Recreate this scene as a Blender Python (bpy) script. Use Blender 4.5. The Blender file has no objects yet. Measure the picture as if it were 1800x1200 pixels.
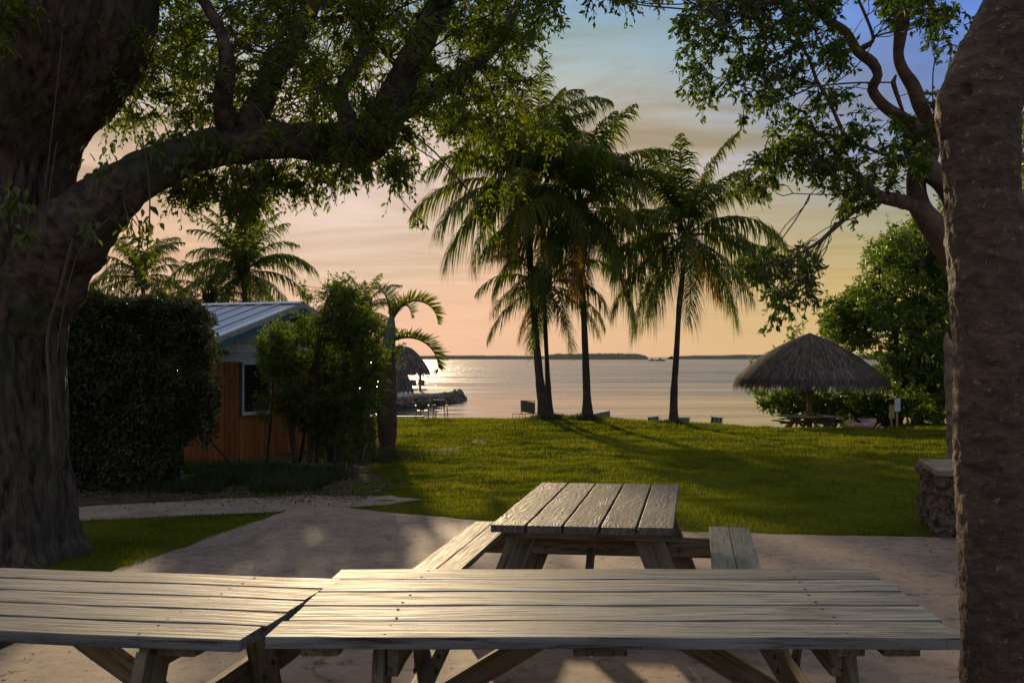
import bpy, math, random
import numpy as np
from mathutils import Vector, Matrix, noise as mn

PI = math.pi
sc = bpy.context.scene
C = sc.collection
rng = np.random.default_rng(7)
random.seed(7)

# ------------------------------------------------------------------ camera, sky, sun, exposure
F = 1680.0; PX = 1017.0; PY = 627.0; CAMZ = 1.70
cd = bpy.data.cameras.new('camera'); cam = bpy.data.objects.new('camera', cd); C.objects.link(cam)
cam.location = (0, 0, CAMZ); cam.rotation_euler = (PI/2, 0, 0)
cd.sensor_width = 36; cd.lens = F/1800*36
cd.shift_x = -(PX-900)/1800; cd.shift_y = (PY-600)/1800
cd.clip_start = 0.05; cd.clip_end = 20000
sc.camera = cam

SUN_AZ = math.radians(-13.3); SUN_EL = math.radians(12.6)
SUN_DIR = Vector((math.sin(SUN_AZ)*math.cos(SUN_EL), math.cos(SUN_AZ)*math.cos(SUN_EL), math.sin(SUN_EL)))
w = bpy.data.worlds.new('World'); sc.world = w; w.use_nodes = True
def build_world():
    nt = w.node_tree; nt.nodes.clear(); N = nt.nodes.new; L = nt.links.new
    out = N('ShaderNodeOutputWorld')
    sky = N('ShaderNodeTexSky'); sky.sky_type = 'NISHITA'; sky.sun_disc = False
    sky.sun_elevation = SUN_EL; sky.sun_rotation = SUN_AZ
    sky.air_density = 1.2; sky.dust_density = 1.5
    b1 = N('ShaderNodeBackground'); b1.inputs[1].default_value = 0.06; L(sky.outputs[0], b1.inputs[0])
    tc = N('ShaderNodeTexCoord')
    nrm = N('ShaderNodeVectorMath'); nrm.operation = 'NORMALIZE'; L(tc.outputs['Generated'], nrm.inputs[0])
    sep = N('ShaderNodeSeparateXYZ'); L(nrm.outputs[0], sep.inputs[0])
    def m(op, a, b=None, c=None):
        n = N('ShaderNodeMath'); n.operation = op
        for i, v in enumerate((a, b, c)):
            if v is None: continue
            if isinstance(v, (int, float)): n.inputs[i].default_value = v
            else: L(v, n.inputs[i])
        return n.outputs[0]
    # wisps of high cloud, on a flat layer high above, bent by noise
    zc = m('MAXIMUM', sep.outputs[2], 0.0)
    zz = m('ADD', zc, 0.06)
    cx = m('DIVIDE', sep.outputs[0], zz); cy = m('DIVIDE', sep.outputs[1], zz)
    comb = N('ShaderNodeCombineXYZ'); L(cx, comb.inputs[0]); L(cy, comb.inputs[1])
    mp = N('ShaderNodeMapping'); L(comb.outputs[0], mp.inputs[0]); mp.inputs['Rotation'].default_value = (0, 0, 0.95)
    mp.inputs['Scale'].default_value = (0.5, 0.95, 1)
    n1 = N('ShaderNodeTexNoise'); L(mp.outputs[0], n1.inputs[0]); n1.inputs['Scale'].default_value = 1.5
    n1.inputs['Detail'].default_value = 8; n1.inputs['Roughness'].default_value = 0.6; n1.inputs['Distortion'].default_value = 1.2
    cl = m('MULTIPLY', m('SUBTRACT', n1.outputs[0], 0.5), m('MINIMUM', m('ADD', m('MULTIPLY', zc, 5.0), 0.02), 1.0))
    # elevation (0..1 = 0..90 degrees), softly bent by the cloud field
    el = m('MULTIPLY', m('ARCSINE', m('MINIMUM', sep.outputs[2], 1.0)), 2/PI)
    elw = m('ADD', el, m('MULTIPLY', cl, 0.16))
    def ramp(src, stops):
        r = N('ShaderNodeValToRGB'); L(src, r.inputs[0]); e = r.color_ramp.elements
        while len(e) > 1: e.remove(e[-1])
        e[0].position = stops[0][0]; e[0].color = (*stops[0][1], 1)
        for p, c in stops[1:]:
            x = e.new(p); x.color = (*c, 1)
        return r.outputs[0]
    # the evening sky away from the sun; unseen overhead stops brightened for ambient fill
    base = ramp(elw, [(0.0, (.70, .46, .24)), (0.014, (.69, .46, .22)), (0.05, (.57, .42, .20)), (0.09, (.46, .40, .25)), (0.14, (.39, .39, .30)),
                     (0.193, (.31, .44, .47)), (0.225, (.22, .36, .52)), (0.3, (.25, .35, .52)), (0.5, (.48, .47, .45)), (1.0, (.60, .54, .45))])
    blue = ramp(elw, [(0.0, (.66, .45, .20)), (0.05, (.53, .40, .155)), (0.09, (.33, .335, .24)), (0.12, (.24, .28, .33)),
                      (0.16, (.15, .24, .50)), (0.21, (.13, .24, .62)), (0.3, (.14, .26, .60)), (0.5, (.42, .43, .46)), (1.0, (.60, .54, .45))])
    az = m('ARCTAN2', sep.outputs[0], sep.outputs[1])
    daz = m('ABSOLUTE', m('SUBTRACT', az, SUN_AZ))
    mr = N('ShaderNodeMapRange'); mr.interpolation_type = 'SMOOTHSTEP'; L(m('ADD', daz, m('MULTIPLY', cl, 0.25)), mr.inputs[0])
    mr.inputs[1].default_value = 0.26; mr.inputs[2].default_value = 0.60
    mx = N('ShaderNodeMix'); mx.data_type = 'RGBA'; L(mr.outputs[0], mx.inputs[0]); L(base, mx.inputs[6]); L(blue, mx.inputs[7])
    # the glow round the sun
    dt = N('ShaderNodeVectorMath'); dt.operation = 'DOT_PRODUCT'; L(nrm.outputs[0], dt.inputs[0]); dt.inputs[1].default_value = SUN_DIR
    ang = m('ARCCOSINE', m('MINIMUM', dt.outputs[1], 0.99999))
    g = m('POWER', 2.718, m('MULTIPLY', m('POWER', m('DIVIDE', ang, 0.20), 2.8), -1.0))
    hi = m('POWER', 2.718, m('MULTIPLY', m('POWER', m('DIVIDE', m('MAXIMUM', m('SUBTRACT', el, 0.13), 0.0), 0.06), 2.0), -1.0))
    g = m('MULTIPLY', g, hi)
    lf = N('ShaderNodeMapRange'); lf.interpolation_type = 'SMOOTHSTEP'; L(m('SUBTRACT', SUN_AZ, az), lf.inputs[0]); lf.inputs[1].default_value = 0.0; lf.inputs[2].default_value = 0.18
    lft = m('MULTIPLY', lf.outputs[0], m('POWER', 2.718, m('MULTIPLY', m('POWER', m('DIVIDE', el, 0.13), 2.0), -1.0)))
    warm = m('POWER', 2.718, m('MULTIPLY', m('POWER', m('DIVIDE', ang, 0.36), 2.0), -1.0))
    low = m('POWER', 2.718, m('MULTIPLY', m('DIVIDE', el, 0.17), -1.0))
    gcol = ramp(ang, [(0.0, (.72, .60, .58)), (0.09, (.64, .48, .42)), (0.14, (.62, .44, .35)), (0.20, (.80, .47, .35)), (0.30, (.74, .45, .33)), (0.6, (.66, .43, .20))])
    # near the horizon the glow spreads wide
    gf = m('MAXIMUM', g, m('MULTIPLY', m('MULTIPLY', m('MULTIPLY', warm, low), hi), 1.35))
    gf = m('MINIMUM', m('MAXIMUM', gf, lft), 0.97)
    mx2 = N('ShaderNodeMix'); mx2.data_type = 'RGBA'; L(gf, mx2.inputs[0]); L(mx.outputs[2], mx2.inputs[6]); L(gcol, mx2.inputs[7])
    # cloud brightness variation
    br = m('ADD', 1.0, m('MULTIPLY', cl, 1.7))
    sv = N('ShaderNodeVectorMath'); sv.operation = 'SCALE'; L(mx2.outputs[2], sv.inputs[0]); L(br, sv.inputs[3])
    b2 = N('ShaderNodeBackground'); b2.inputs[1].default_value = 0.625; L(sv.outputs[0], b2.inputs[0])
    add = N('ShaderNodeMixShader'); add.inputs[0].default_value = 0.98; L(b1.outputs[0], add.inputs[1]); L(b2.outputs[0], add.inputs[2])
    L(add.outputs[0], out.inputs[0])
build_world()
sl = bpy.data.lights.new('sun', 'SUN'); so = bpy.data.objects.new('sun', sl); C.objects.link(so)
sl.energy = 3.0; sl.angle = math.radians(1.3); sl.color = (1.0, 0.74, 0.44)
so.rotation_euler = (-SUN_DIR).to_track_quat('-Z', 'Y').to_euler(); so.location = (-20, 80, 25)
sc.view_settings.view_transform = 'Standard'; sc.view_settings.look = 'None'
sc.view_settings.exposure = 0.76; sc.view_settings.gamma = 1; sc.view_settings.use_curve_mapping = False
sc.render.engine = 'CYCLES'

# ------------------------------------------------------------------ helpers
def at(px, py, Y): return Vector(((px-PX)/F*Y, Y, CAMZ-(py-PY)/F*Y))
def tag(o, label=None, cat=None, group=None, kind=None):
    if label: o['label'] = label
    if cat: o['category'] = cat
    if group: o['group'] = group
    if kind: o['kind'] = kind
    return o
def empty(name, loc=(0, 0, 0), rz=0):
    o = bpy.data.objects.new(name, None); C.objects.link(o); o.location = loc; o.rotation_euler = (0, 0, rz)
    o.empty_display_size = 0.2
    return o
def np_mesh(name, V, Fs, smooth=False):
    """V (n,3); Fs list of integer arrays (k,3) or (k,4)."""
    V = np.asarray(V, dtype=np.float32)
    Fs = [np.asarray(f, dtype=np.int32) for f in Fs if len(f)]
    me = bpy.data.meshes.new(name)
    me.vertices.add(len(V)); me.vertices.foreach_set('co', V.ravel())
    loops = np.concatenate([f.ravel() for f in Fs]); me.loops.add(len(loops)); me.loops.foreach_set('vertex_index', loops)
    tot = np.concatenate([np.full(len(f), f.shape[1], dtype=np.int32) for f in Fs])
    st = np.concatenate([[0], np.cumsum(tot)[:-1]]).astype(np.int32)
    me.polygons.add(len(tot)); me.polygons.foreach_set('loop_start', st)
    me.polygons.foreach_set('use_smooth', np.full(len(tot), smooth, dtype=bool))
    me.update(calc_edges=True); me.validate()
    return me
def obj(name, me, mat=None, parent=None, loc=None, rot=None):
    o = bpy.data.objects.new(name, me); C.objects.link(o)
    if mat is not None and len(me.materials) == 0: me.materials.append(mat)
    if parent is not None: o.parent = parent
    if loc is not None: o.location = loc
    if rot is not None: o.rotation_euler = rot
    return o
class MB:
    def __init__(s): s.V = []; s.T = []; s.Q = []; s.n = 0
    def add(s, V, Fc):
        V = np.asarray(V, dtype=np.float32); k = s.n
        for f in Fc:
            f = np.asarray(f, dtype=np.int32)
            if not len(f): continue
            (s.T if f.shape[1] == 3 else s.Q).append(f+k)
        s.V.append(V); s.n += len(V); return s
    def mesh(s, name, smooth=False):
        Fs = []
        if s.T: Fs.append(np.concatenate(s.T))
        if s.Q: Fs.append(np.concatenate(s.Q))
        return np_mesh(name, np.concatenate(s.V), Fs, smooth)
    def box(s, c, d, bev=0.0, M=None):
        V, Q, T = cbox(d, bev); V = V + np.array(c, dtype=np.float32)
        if M is not None: V = xf(V, M)
        return s.add(V, [Q, T])
    def tube(s, P, R, sides=8, cap=True):
        V, Q, T = tube(P, R, sides, cap); return s.add(V, [Q, T])
    def board(s, a, b, wdt, th, up=(0, 0, 1), bev=0.003):
        a = Vector(a); b = Vector(b); d = (b-a); L = d.length; d.normalize()
        u = Vector(up); side = d.cross(u).normalized(); u2 = side.cross(d).normalized()
        M = Matrix((d, side, u2)).transposed().to_4x4(); M.translation = (a+b)/2
        return s.box((0, 0, 0), (L, wdt, th), bev, M)
def xf(V, M):
    A = np.array(M, dtype=np.float32); return V @ A[:3, :3].T + A[:3, 3]
def cbox(d, b=0.0):
    x, y, z = d[0]/2, d[1]/2, d[2]/2
    if b <= 0:
        V = np.array([(i*x, j*y, k*z) for i in (-1, 1) for j in (-1, 1) for k in (-1, 1)], dtype=np.float32)
        Q = np.array([(0, 1, 3, 2), (4, 6, 7, 5), (0, 4, 5, 1), (2, 3, 7, 6), (0, 2, 6, 4), (1, 5, 7, 3)])
        return V, Q, np.zeros((0, 3), int)
    V = []; idx = {}
    for i in (-1, 1):
        for j in (-1, 1):
            for k in (-1, 1):
                for ax in range(3):
                    p = [i*(x-(ax != 0)*b), j*(y-(ax != 1)*b), k*(z-(ax != 2)*b)]
                    idx[(i, j, k, ax)] = len(V); V.append(p)
    Q = []; T = []
    for ax in range(3):
        for s in (-1, 1):
            o = [a for a in range(3) if a != ax]
            def key(u, v):
                t = [0, 0, 0]; t[ax] = s; t[o[0]] = u; t[o[1]] = v; return idx[(t[0], t[1], t[2], ax)]
            Q.append((key(-1, -1), key(1, -1), key(1, 1), key(-1, 1)))
    for ax in range(3):
        o = [a for a in range(3) if a != ax]
        for u in (-1, 1):
            for v in (-1, 1):
                def key(s, which):
                    t = [0, 0, 0]; t[ax] = s; t[o[0]] = u; t[o[1]] = v; return idx[(t[0], t[1], t[2], which)]
                Q.append((key(-1, o[0]), key(1, o[0]), key(1, o[1]), key(-1, o[1])))
    for i in (-1, 1):
        for j in (-1, 1):
            for k in (-1, 1): T.append((idx[(i, j, k, 0)], idx[(i, j, k, 1)], idx[(i, j, k, 2)]))
    # consistent outward winding
    V = np.array(V, dtype=np.float32)
    def fix(fs):
        r = []
        for f in fs:
            c = V[list(f)].mean(0); n = np.cross(V[f[1]]-V[f[0]], V[f[2]]-V[f[0]])
            r.append(f if n @ c > 0 else f[::-1])
        return np.array(r)
    return V, fix(Q), fix(T)
def catmull(P, R, step):
    """P list of points, R radii -> resampled arrays."""
    P = [np.array(p, dtype=float) for p in P]; out = []; rr = []
    n = len(P)
    for i in range(n-1):
        p0 = P[max(i-1, 0)]; p1 = P[i]; p2 = P[i+1]; p3 = P[min(i+2, n-1)]
        k = max(1, int(np.linalg.norm(p2-p1)/step))
        for j in range(k):
            t = j/k
            out.append(0.5*((2*p1)+(-p0+p2)*t+(2*p0-5*p1+4*p2-p3)*t*t+(-p0+3*p1-3*p2+p3)*t**3))
            tt = t*t*(3-2*t); rr.append(R[i]*(1-tt)+R[i+1]*tt)
    out.append(P[-1]); rr.append(R[-1])
    return np.array(out), np.array(rr)
def tube(P, R, sides=8, cap=True, disp=None):
    P = np.asarray(P, dtype=float); n = len(P); R = np.broadcast_to(np.asarray(R, dtype=float), (n,))
    T = np.gradient(P, axis=0); T /= np.linalg.norm(T, axis=1)[:, None]+1e-9
    ref = np.array([0, 1, 0.]) if abs(T[0][1]) < .9 else np.array([1, 0, 0.])
    u = np.cross(T[0], ref); u /= np.linalg.norm(u); U = []
    for i in range(n):
        u = u-T[i]*(u@T[i]); u /= np.linalg.norm(u)+1e-9; U.append(u)
    U = np.array(U); W = np.cross(T, U)
    a = np.arange(sides)/sides*2*PI
    ring = (np.cos(a)[None, :, None]*U[:, None, :]+np.sin(a)[None, :, None]*W[:, None, :])
    rad = R[:, None]*np.ones((1, sides))
    if disp is not None:
        s = np.concatenate([[0], np.cumsum(np.linalg.norm(np.diff(P, axis=0), axis=1))])
        rad = rad+disp(s, a, R)
    V = (P[:, None, :]+ring*rad[:, :, None]).reshape(-1, 3)
    i = np.arange(n-1)[:, None]*sides; j = np.arange(sides)[None, :]; k = (j+1) % sides
    Q = np.stack([i+j, i+k, i+k+sides, i+j+sides], -1).reshape(-1, 4)
    Tt = np.zeros((0, 3), int)
    if cap:
        V = np.concatenate([V, P[:1], P[-1:]]); b = n*sides; jj = np.arange(sides); kk = (jj+1) % sides
        Tt = np.concatenate([np.stack([np.full(sides, b), kk, jj], -1),
                             np.stack([np.full(sides, b+1), (n-1)*sides+jj, (n-1)*sides+kk], -1)])
    return V.astype(np.float32), Q, Tt
def lathe(prof, sides=24, wob=None):
    """prof list of (r,z)."""
    n = len(prof); a = np.arange(sides)/sides*2*PI
    V = np.array([[(r*math.cos(t), r*math.sin(t), z) for t in a] for r, z in prof]).reshape(-1, 3)
    i = np.arange(n-1)[:, None]*sides; j = np.arange(sides)[None, :]; k = (j+1) % sides
    Q = np.stack([i+j, i+k, i+k+sides, i+j+sides], -1).reshape(-1, 4)
    return V, Q
LAT = rng.random((256, 256))
def vn(x, y):
    xi = np.floor(x).astype(int); yi = np.floor(y).astype(int); fx = x-xi; fy = y-yi
    fx = fx*fx*(3-2*fx); fy = fy*fy*(3-2*fy)
    g = lambda i, j: LAT[i % 256, j % 256]
    return (g(xi, yi)*(1-fx)*(1-fy)+g(xi+1, yi)*fx*(1-fy)+g(xi, yi+1)*(1-fx)*fy+g(xi+1, yi+1)*fx*fy)
def fbm(x, y, o=4, s=1.0):
    r = 0; a = .5
    for i in range(o):
        r = r+a*(vn(x*s+17.3*i, y*s+5.1*i)-.5)*2; s *= 2.03; a *= .5
    return r
def inpoly(px, py, poly):
    poly = np.array(poly, float); x0, y0 = poly[:, 0], poly[:, 1]; x1, y1 = np.roll(x0, -1), np.roll(y0, -1)
    px = px[:, None]; py = py[:, None]
    c = ((y0 > py) != (y1 > py)) & (px < (x1-x0)*(py-y0)/(y1-y0+1e-12)+x0)
    return c.sum(1) % 2 == 1

# ------------------------------------------------------------------ materials
class Mat:
    def __init__(s, name):
        s.m = bpy.data.materials.new(name); s.m.use_nodes = True; s.nt = s.m.node_tree
        s.nt.nodes.clear(); s.out = s.nt.nodes.new('ShaderNodeOutputMaterial')
        s.tc = None
    def n(s, t, **kw):
        x = s.nt.nodes.new(t)
        for k, v in kw.items(): setattr(x, k, v)
        return x
    def l(s, a, b): s.nt.links.new(a, b)
    def set(s, inp, v):
        if isinstance(v, (int, float)): inp.default_value = v
        elif isinstance(v, tuple): inp.default_value = (*v, 1) if len(v) == 3 and len(inp.default_value) == 4 else v
        else: s.l(v, inp)
    def coord(s, kind='Object', scale=(1, 1, 1), loc=None):
        t = s.n('ShaderNodeTexCoord'); mp = s.n('ShaderNodeMapping'); s.l(t.outputs[kind], mp.inputs[0]); mp.inputs['Scale'].default_value = scale
        if loc is not None: s.l(loc, mp.inputs['Location'])
        return mp.outputs[0]
    def noise(s, vec, scale=5, detail=4, rough=.55, dist=0, out=0):
        x = s.n('ShaderNodeTexNoise'); s.l(vec, x.inputs[0]); x.inputs['Scale'].default_value = scale
        x.inputs['Detail'].default_value = detail; x.inputs['Roughness'].default_value = rough; x.inputs['Distortion'].default_value = dist
        return x.outputs[out]
    def ramp(s, src, stops, interp='LINEAR'):
        r = s.n('ShaderNodeValToRGB'); s.l(src, r.inputs[0]); r.color_ramp.interpolation = interp; e = r.color_ramp.elements
        while len(e) > 1: e.remove(e[-1])
        cc = lambda c: (c, c, c, 1) if isinstance(c, (int, float)) else (*c, 1)
        e[0].position = stops[0][0]; e[0].color = cc(stops[0][1])
        for p, c in stops[1:]: e.new(p).color = cc(c)
        return r.outputs[0]
    def mix(s, f, a, b, mode='MIX'):
        x = s.n('ShaderNodeMix', data_type='RGBA', blend_type=mode)
        s.set(x.inputs[0], f); s.set(x.inputs[6], a); s.set(x.inputs[7], b); return x.outputs[2]
    def math(s, op, a, b=0.0, c=None):
        x = s.n('ShaderNodeMath', operation=op); s.set(x.inputs[0], a); s.set(x.inputs[1], b)
        if c is not None: s.set(x.inputs[2], c)
        return x.outputs[0]
    def bump(s, h, strength=.5, dist=.01, prev=None):
        b = s.n('ShaderNodeBump'); s.l(h, b.inputs['Height']); b.inputs['Strength'].default_value = strength; b.inputs['Distance'].default_value = dist
        if prev is not None: s.l(prev, b.inputs['Normal'])
        return b.outputs[0]
    def bsdf(s, color, rough=.6, normal=None, spec=.5, metal=0, **kw):
        p = s.n('ShaderNodeBsdfPrincipled'); s.set(p.inputs['Base Color'], color); s.set(p.inputs['Roughness'], rough)
        p.inputs['Specular IOR Level'].default_value = spec; p.inputs['Metallic'].default_value = metal
        if normal is not None: s.l(normal, p.inputs['Normal'])
        s.l(p.outputs[0], s.out.inputs[0]); return p
def rnd(M): return M.n('ShaderNodeObjectInfo').outputs['Random']

def wood(name, dark, light, wave=False, bumpd=.002, rough=(.42, .7), scale=1.0):
    M = Mat(name); r = rnd(M)
    off = M.n('ShaderNodeCombineXYZ'); M.l(M.math('MULTIPLY', r, 37.0), off.inputs[0]); M.l(M.math('MULTIPLY', r, 91.0), off.inputs[1])
    v = M.coord('Object', (0.9*scale, 16*scale, 16*scale), off.outputs[0])
    fine = M.noise(v, 4.0, 6, .62, .4)
    v2 = M.coord('Object', (1.1, 5, 5), off.outputs[0])
    big = M.noise(v2, 2.2, 3, .5, .6)
    if wave:
        vv = M.coord('Object', (0.9, 3.6, 2.0), off.outputs[0])
        d = M.noise(vv, 1.1, 2, .5, .5)
        rings = M.math('SINE', M.math('MULTIPLY', d, 150.0)); rings = M.math('ADD', M.math('MULTIPLY', rings, .5), .5)
        msk = M.ramp(M.noise(M.coord('Object', (1.6, 7, 3), off.outputs[0]), 1.5, 2, .5), [(.40, .12), (.62, 1.0)]); h = M.math('ADD', M.math('MULTIPLY', M.math('MULTIPLY', rings, msk), .5), M.math('MULTIPLY', fine, .8))
    else:
        vv = M.coord('Object', (0.35, 5.5, 2.0), off.outputs[0])
        d = M.noise(vv, 1.0, 2, .5, .4)
        rings = M.math('SINE', M.math('MULTIPLY', d, 80.0)); rings = M.math('ADD', M.math('MULTIPLY', rings, .5), .5)
        h = M.math('ADD', M.math('MULTIPLY', rings, .25), fine)
    c = M.mix(M.ramp(h, [(.32, 0.0), (.75, 1.0)]), dark, light)
    c = M.mix(M.ramp(fine, [(.36, .85), (.44, 0.0)]), c, tuple(x*.4 for x in dark))
    c = M.mix(M.ramp(big, [(.35, .0), (.75, .45)]), c, tuple(x*.6 for x in dark))
    # knots and stains
    kv = M.coord('Object', (2.2, 7, 7), off.outputs[0])
    vor = M.n('ShaderNodeTexVoronoi'); M.l(kv, vor.inputs[0]); vor.inputs['Scale'].default_value = 1.3
    kn = M.ramp(vor.outputs['Distance'], [(.03, 1.0), (.10, 0.0)])
    c = M.mix(M.math('MULTIPLY', kn, .75), c, tuple(x*.35 for x in dark))
    sp = M.noise(M.coord('Object', (1, 1, 1), off.outputs[0]), 60, 2, .5); c = M.mix(M.ramp(sp, [(.66, 0.0), (.74, .6)]), c, tuple(x*.3 for x in dark))
    vr = M.n('ShaderNodeHueSaturation'); M.l(c, vr.inputs['Color']); M.l(M.math('ADD', M.math('MULTIPLY', r, .4), .8), vr.inputs['Value'])
    nb = M.bump(h, .9, bumpd)
    M.bsdf(vr.outputs[0], M.ramp(fine, [(.3, rough[0]), (.7, rough[1])]), nb, .09)
    return M.m
def simple(name, col, rough=.6, metal=0, spec=.5, var=.12, bump=.0, nscale=8):
    M = Mat(name); v = M.coord('Object'); n = M.noise(v, nscale, 4, .6)
    c = M.mix(M.ramp(n, [(.3, 0.0), (.7, 1.0)]), tuple(max(0, x*(1-var*2)) for x in col), tuple(min(1, x*(1+var)) for x in col))
    M.bsdf(c, rough, M.bump(n, .5, bump) if bump else None, spec, metal); return M.m
def leafmat(name, cols, trans=.45, rough=.45, tcol=None, spec=.35):
    M = Mat(name); g = M.n('ShaderNodeNewGeometry'); r = g.outputs['Random Per Island']
    stops = [(i/max(1, len(cols)-1), c) for i, c in enumerate(cols)]
    c = M.ramp(r, stops)
    p = M.bsdf(c, rough, None, spec)
    t = M.n('ShaderNodeBsdfTranslucent')
    hs = M.mix(1.0, c, (1.9, 1.9, .55) if tcol is None else tcol, 'MULTIPLY'); M.l(hs, t.inputs[0])
    ms = M.n('ShaderNodeMixShader'); ms.inputs[0].default_value = trans; M.l(p.outputs[0], ms.inputs[1]); M.l(t.outputs[0], ms.inputs[2])
    M.l(ms.outputs[0], M.out.inputs[0]); return M.m
def barkmat(name, dark, light, sc_=(9, 9, 2.2), bd=.02, moss=None, rough=.85):
    M = Mat(name); v = M.coord('Object', sc_)
    n = M.noise(v, 1.6, 8, .65, .5); n2 = M.noise(M.coord('Object'), 2.0, 4, .55)
    c = M.mix(M.ramp(n, [(.35, 0.0), (.65, 1.0)]), dark, light)
    if moss: c = M.mix(M.ramp(n2, [(.5, 0.0), (.65, .6)]), c, moss)
    fine = M.noise(M.coord('Object'), 45, 5, .6)
    b = M.bump(n, .9, bd); b = M.bump(fine, .5, bd*.25, b)
    M.bsdf(c, rough, b, .25); return M.m

m_top = wood('weathered_painted_wood', (.065, .068, .062), (.20, .203, .188), bumpd=.0035, rough=(.5, .75))
m_topC = wood('raised_grain_wood', (.10, .095, .075), (.19, .175, .135), wave=True, bumpd=.0035, rough=(.5, .7))
m_bench = wood('bench_wood', (.14, .135, .10), (.26, .245, .18), bumpd=.002, rough=(.5, .75))
m_leg = wood('frame_wood', (.10, .085, .055), (.22, .18, .11), bumpd=.003, rough=(.6, .8))
m_bolt = simple('rusty_bolt', (.10, .08, .06), .5, .6)
m_bark = barkmat('grey_brown_bark', (.010, .007, .005), (.14, .10, .072), (10, 10, 2.4), .05, moss=(.035, .05, .02))
m_limb = barkmat('limb_bark', (.018, .013, .010), (.13, .095, .068), (7, 7, 7), .02, moss=(.03, .045, .018))
m_gumbo = barkmat('smooth_gumbo_bark', (.10, .075, .055), (.26, .20, .145), (4, 4, 9), .006)
m_gumbo2 = barkmat('smooth_branch_bark', (.07, .045, .035), (.17, .115, .085), (6, 6, 6), .004)
m_palmtrunk = barkmat('palm_trunk_bark', (.030, .022, .014), (.095, .07, .048), (3, 3, 16), .01)
m_bottle = barkmat('ringed_trunk_bark', (.035, .024, .016), (.09, .06, .042), (2, 2, 14), .008)
m_twig = simple('twig_bark', (.07, .055, .04), .8)
m_leafL = leafmat('canopy_leaves', [(.045, .07, .010), (.07, .11, .014), (.095, .14, .018), (.15, .15, .025)], .55, .6, spec=.2)
m_leafR = leafmat('gumbo_leaves', [(.03, .055, .012), (.045, .08, .015), (.06, .10, .02), (.08, .12, .025)], .45, .6, spec=.2)
m_leafH = leafmat('hedge_leaves', [(.03, .036, .018), (.045, .052, .022), (.06, .068, .03)], .2, .28)
m_leafB = leafmat('bush_leaves', [(.045, .07, .015), (.07, .11, .02), (.11, .14, .026)], .55, .6, spec=.2)
m_leafM = leafmat('mangrove_leaves', [(.05, .09, .016), (.08, .13, .024), (.11, .165, .032), (.135, .175, .045)], .45, .4)
m_leafV = leafmat('vine_leaves', [(.07, .10, .03), (.10, .13, .04)], .45, .4)
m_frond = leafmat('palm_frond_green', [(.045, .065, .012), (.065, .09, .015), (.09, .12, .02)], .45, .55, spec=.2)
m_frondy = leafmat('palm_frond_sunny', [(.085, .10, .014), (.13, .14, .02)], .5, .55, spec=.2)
m_frondd = leafmat('dry_frond', [(.16, .09, .03), (.24, .13, .04)], .45, .7)
m_coco = simple('coconut_husk', (.10, .09, .03), .6)

# ------------------------------------------------------------------ terrain
SEA = -2.25
def sstep(a, b, x):
    t = np.clip((x-a)/(b-a), 0, 1); return t*t*(3-2*t)
def edge(X):   # where the lawn ends and drops to the shore
    return 45.4-8.6*sstep(-3.2, -.2, X)-1.2*sstep(3, 7, X)
def gbase(X, Y):
    X = np.asarray(X, float); Y = np.asarray(Y, float)
    z = -.034*np.maximum(Y-9.5, 0)
    z = z+.34*np.exp(-((Y-33.5)/4.5)**2)*np.exp(-(np.abs(X+.4)/3.2)**2.4)
    z = z+.10*np.exp(-((Y-33)/5)**2)*np.exp(-((X-4.6)/2.4)**2)
    z = z-.22*np.exp(-((Y-37.5)/2.6)**2)*np.exp(-((X-8.6)/3.0)**2)
    E = edge(X); right = sstep(9.5, 13, X)
    drop = sstep(0, 3.2, Y-E)*(1-right*.95)
    steep = 1-sstep(-4, -1.5, X)
    dropL = sstep(0, .35, Y-E)
    d = drop*(1-steep)+dropL*steep
    far = np.maximum(Y-E-3, 0)
    z = z*(1-d)+(-1.75)*d*(1-steep)+(-3.6)*d*steep-(far*.16)*(1-right*.6)*(1-steep)
    return z
def gz(X, Y):
    X = np.asarray(X, float); Y = np.asarray(Y, float)
    lawn = sstep(10.5, 14, Y+0*X)*1.0
    und = fbm(X*.35, Y*.5, 3)*.10+fbm(X*1.1+9, Y*1.7, 3)*.075+fbm(X*3.1+5, Y*3.7, 2)*.045
    return gbase(X, Y)+und*lawn*(1-sstep(38, 44, Y)*.8)
def GZ(x, y): return float(gz(np.array([x]), np.array([y]))[0])
def grid_mesh(name, xs, ys, zf):
    X, Y = np.meshgrid(xs, ys); Z = zf(X, Y); V = np.stack([X, Y, Z], -1).reshape(-1, 3)
    n = len(xs); i = np.arange(len(ys)-1)[:, None]*n; j = np.arange(n-1)[None, :]
    Q = np.stack([i+j, i+j+1, i+j+1+n, i+j+n], -1).reshape(-1, 4)
    return np_mesh(name, V, [Q], True)
M = Mat('lawn_ground')
v = M.coord('Object'); n1 = M.noise(v, .7, 5, .6); n2 = M.noise(v, 6, 5, .65); n3 = M.noise(M.coord('Object', (1, .55, 1)), 38, 3, .7)
c = M.mix(M.ramp(n2, [(.3, 0.0), (.7, 1.0)]), (.04, .058, .005), (.10, .125, .010))
c = M.mix(M.ramp(n3, [(.35, 0.0), (.7, .75)]), c, (.11, .125, .016))
c = M.mix(M.ramp(n1, [(.45, 0.0), (.72, .45)]), c, (.10, .085, .03))
b = M.bump(n2, .8, .07); b = M.bump(n3, .9, .04, b)
M.bsdf(c, .9, b, .0); m_lawn = M.m
xs = np.concatenate([[-400, -150, -80, -50, -36, -28], np.linspace(-22, -9, 60), np.linspace(-8.9, 14, 290), np.linspace(14.2, 24, 40), [28, 36, 50, 80, 150, 400]])
ys = np.concatenate([[-400, -120, -50, -20, -8, -2, 2], np.linspace(4, 9, 12), np.linspace(9.1, 24, 190), np.linspace(24.1, 39, 130), np.linspace(39.2, 56, 70), [60, 66, 75, 90]])
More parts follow.
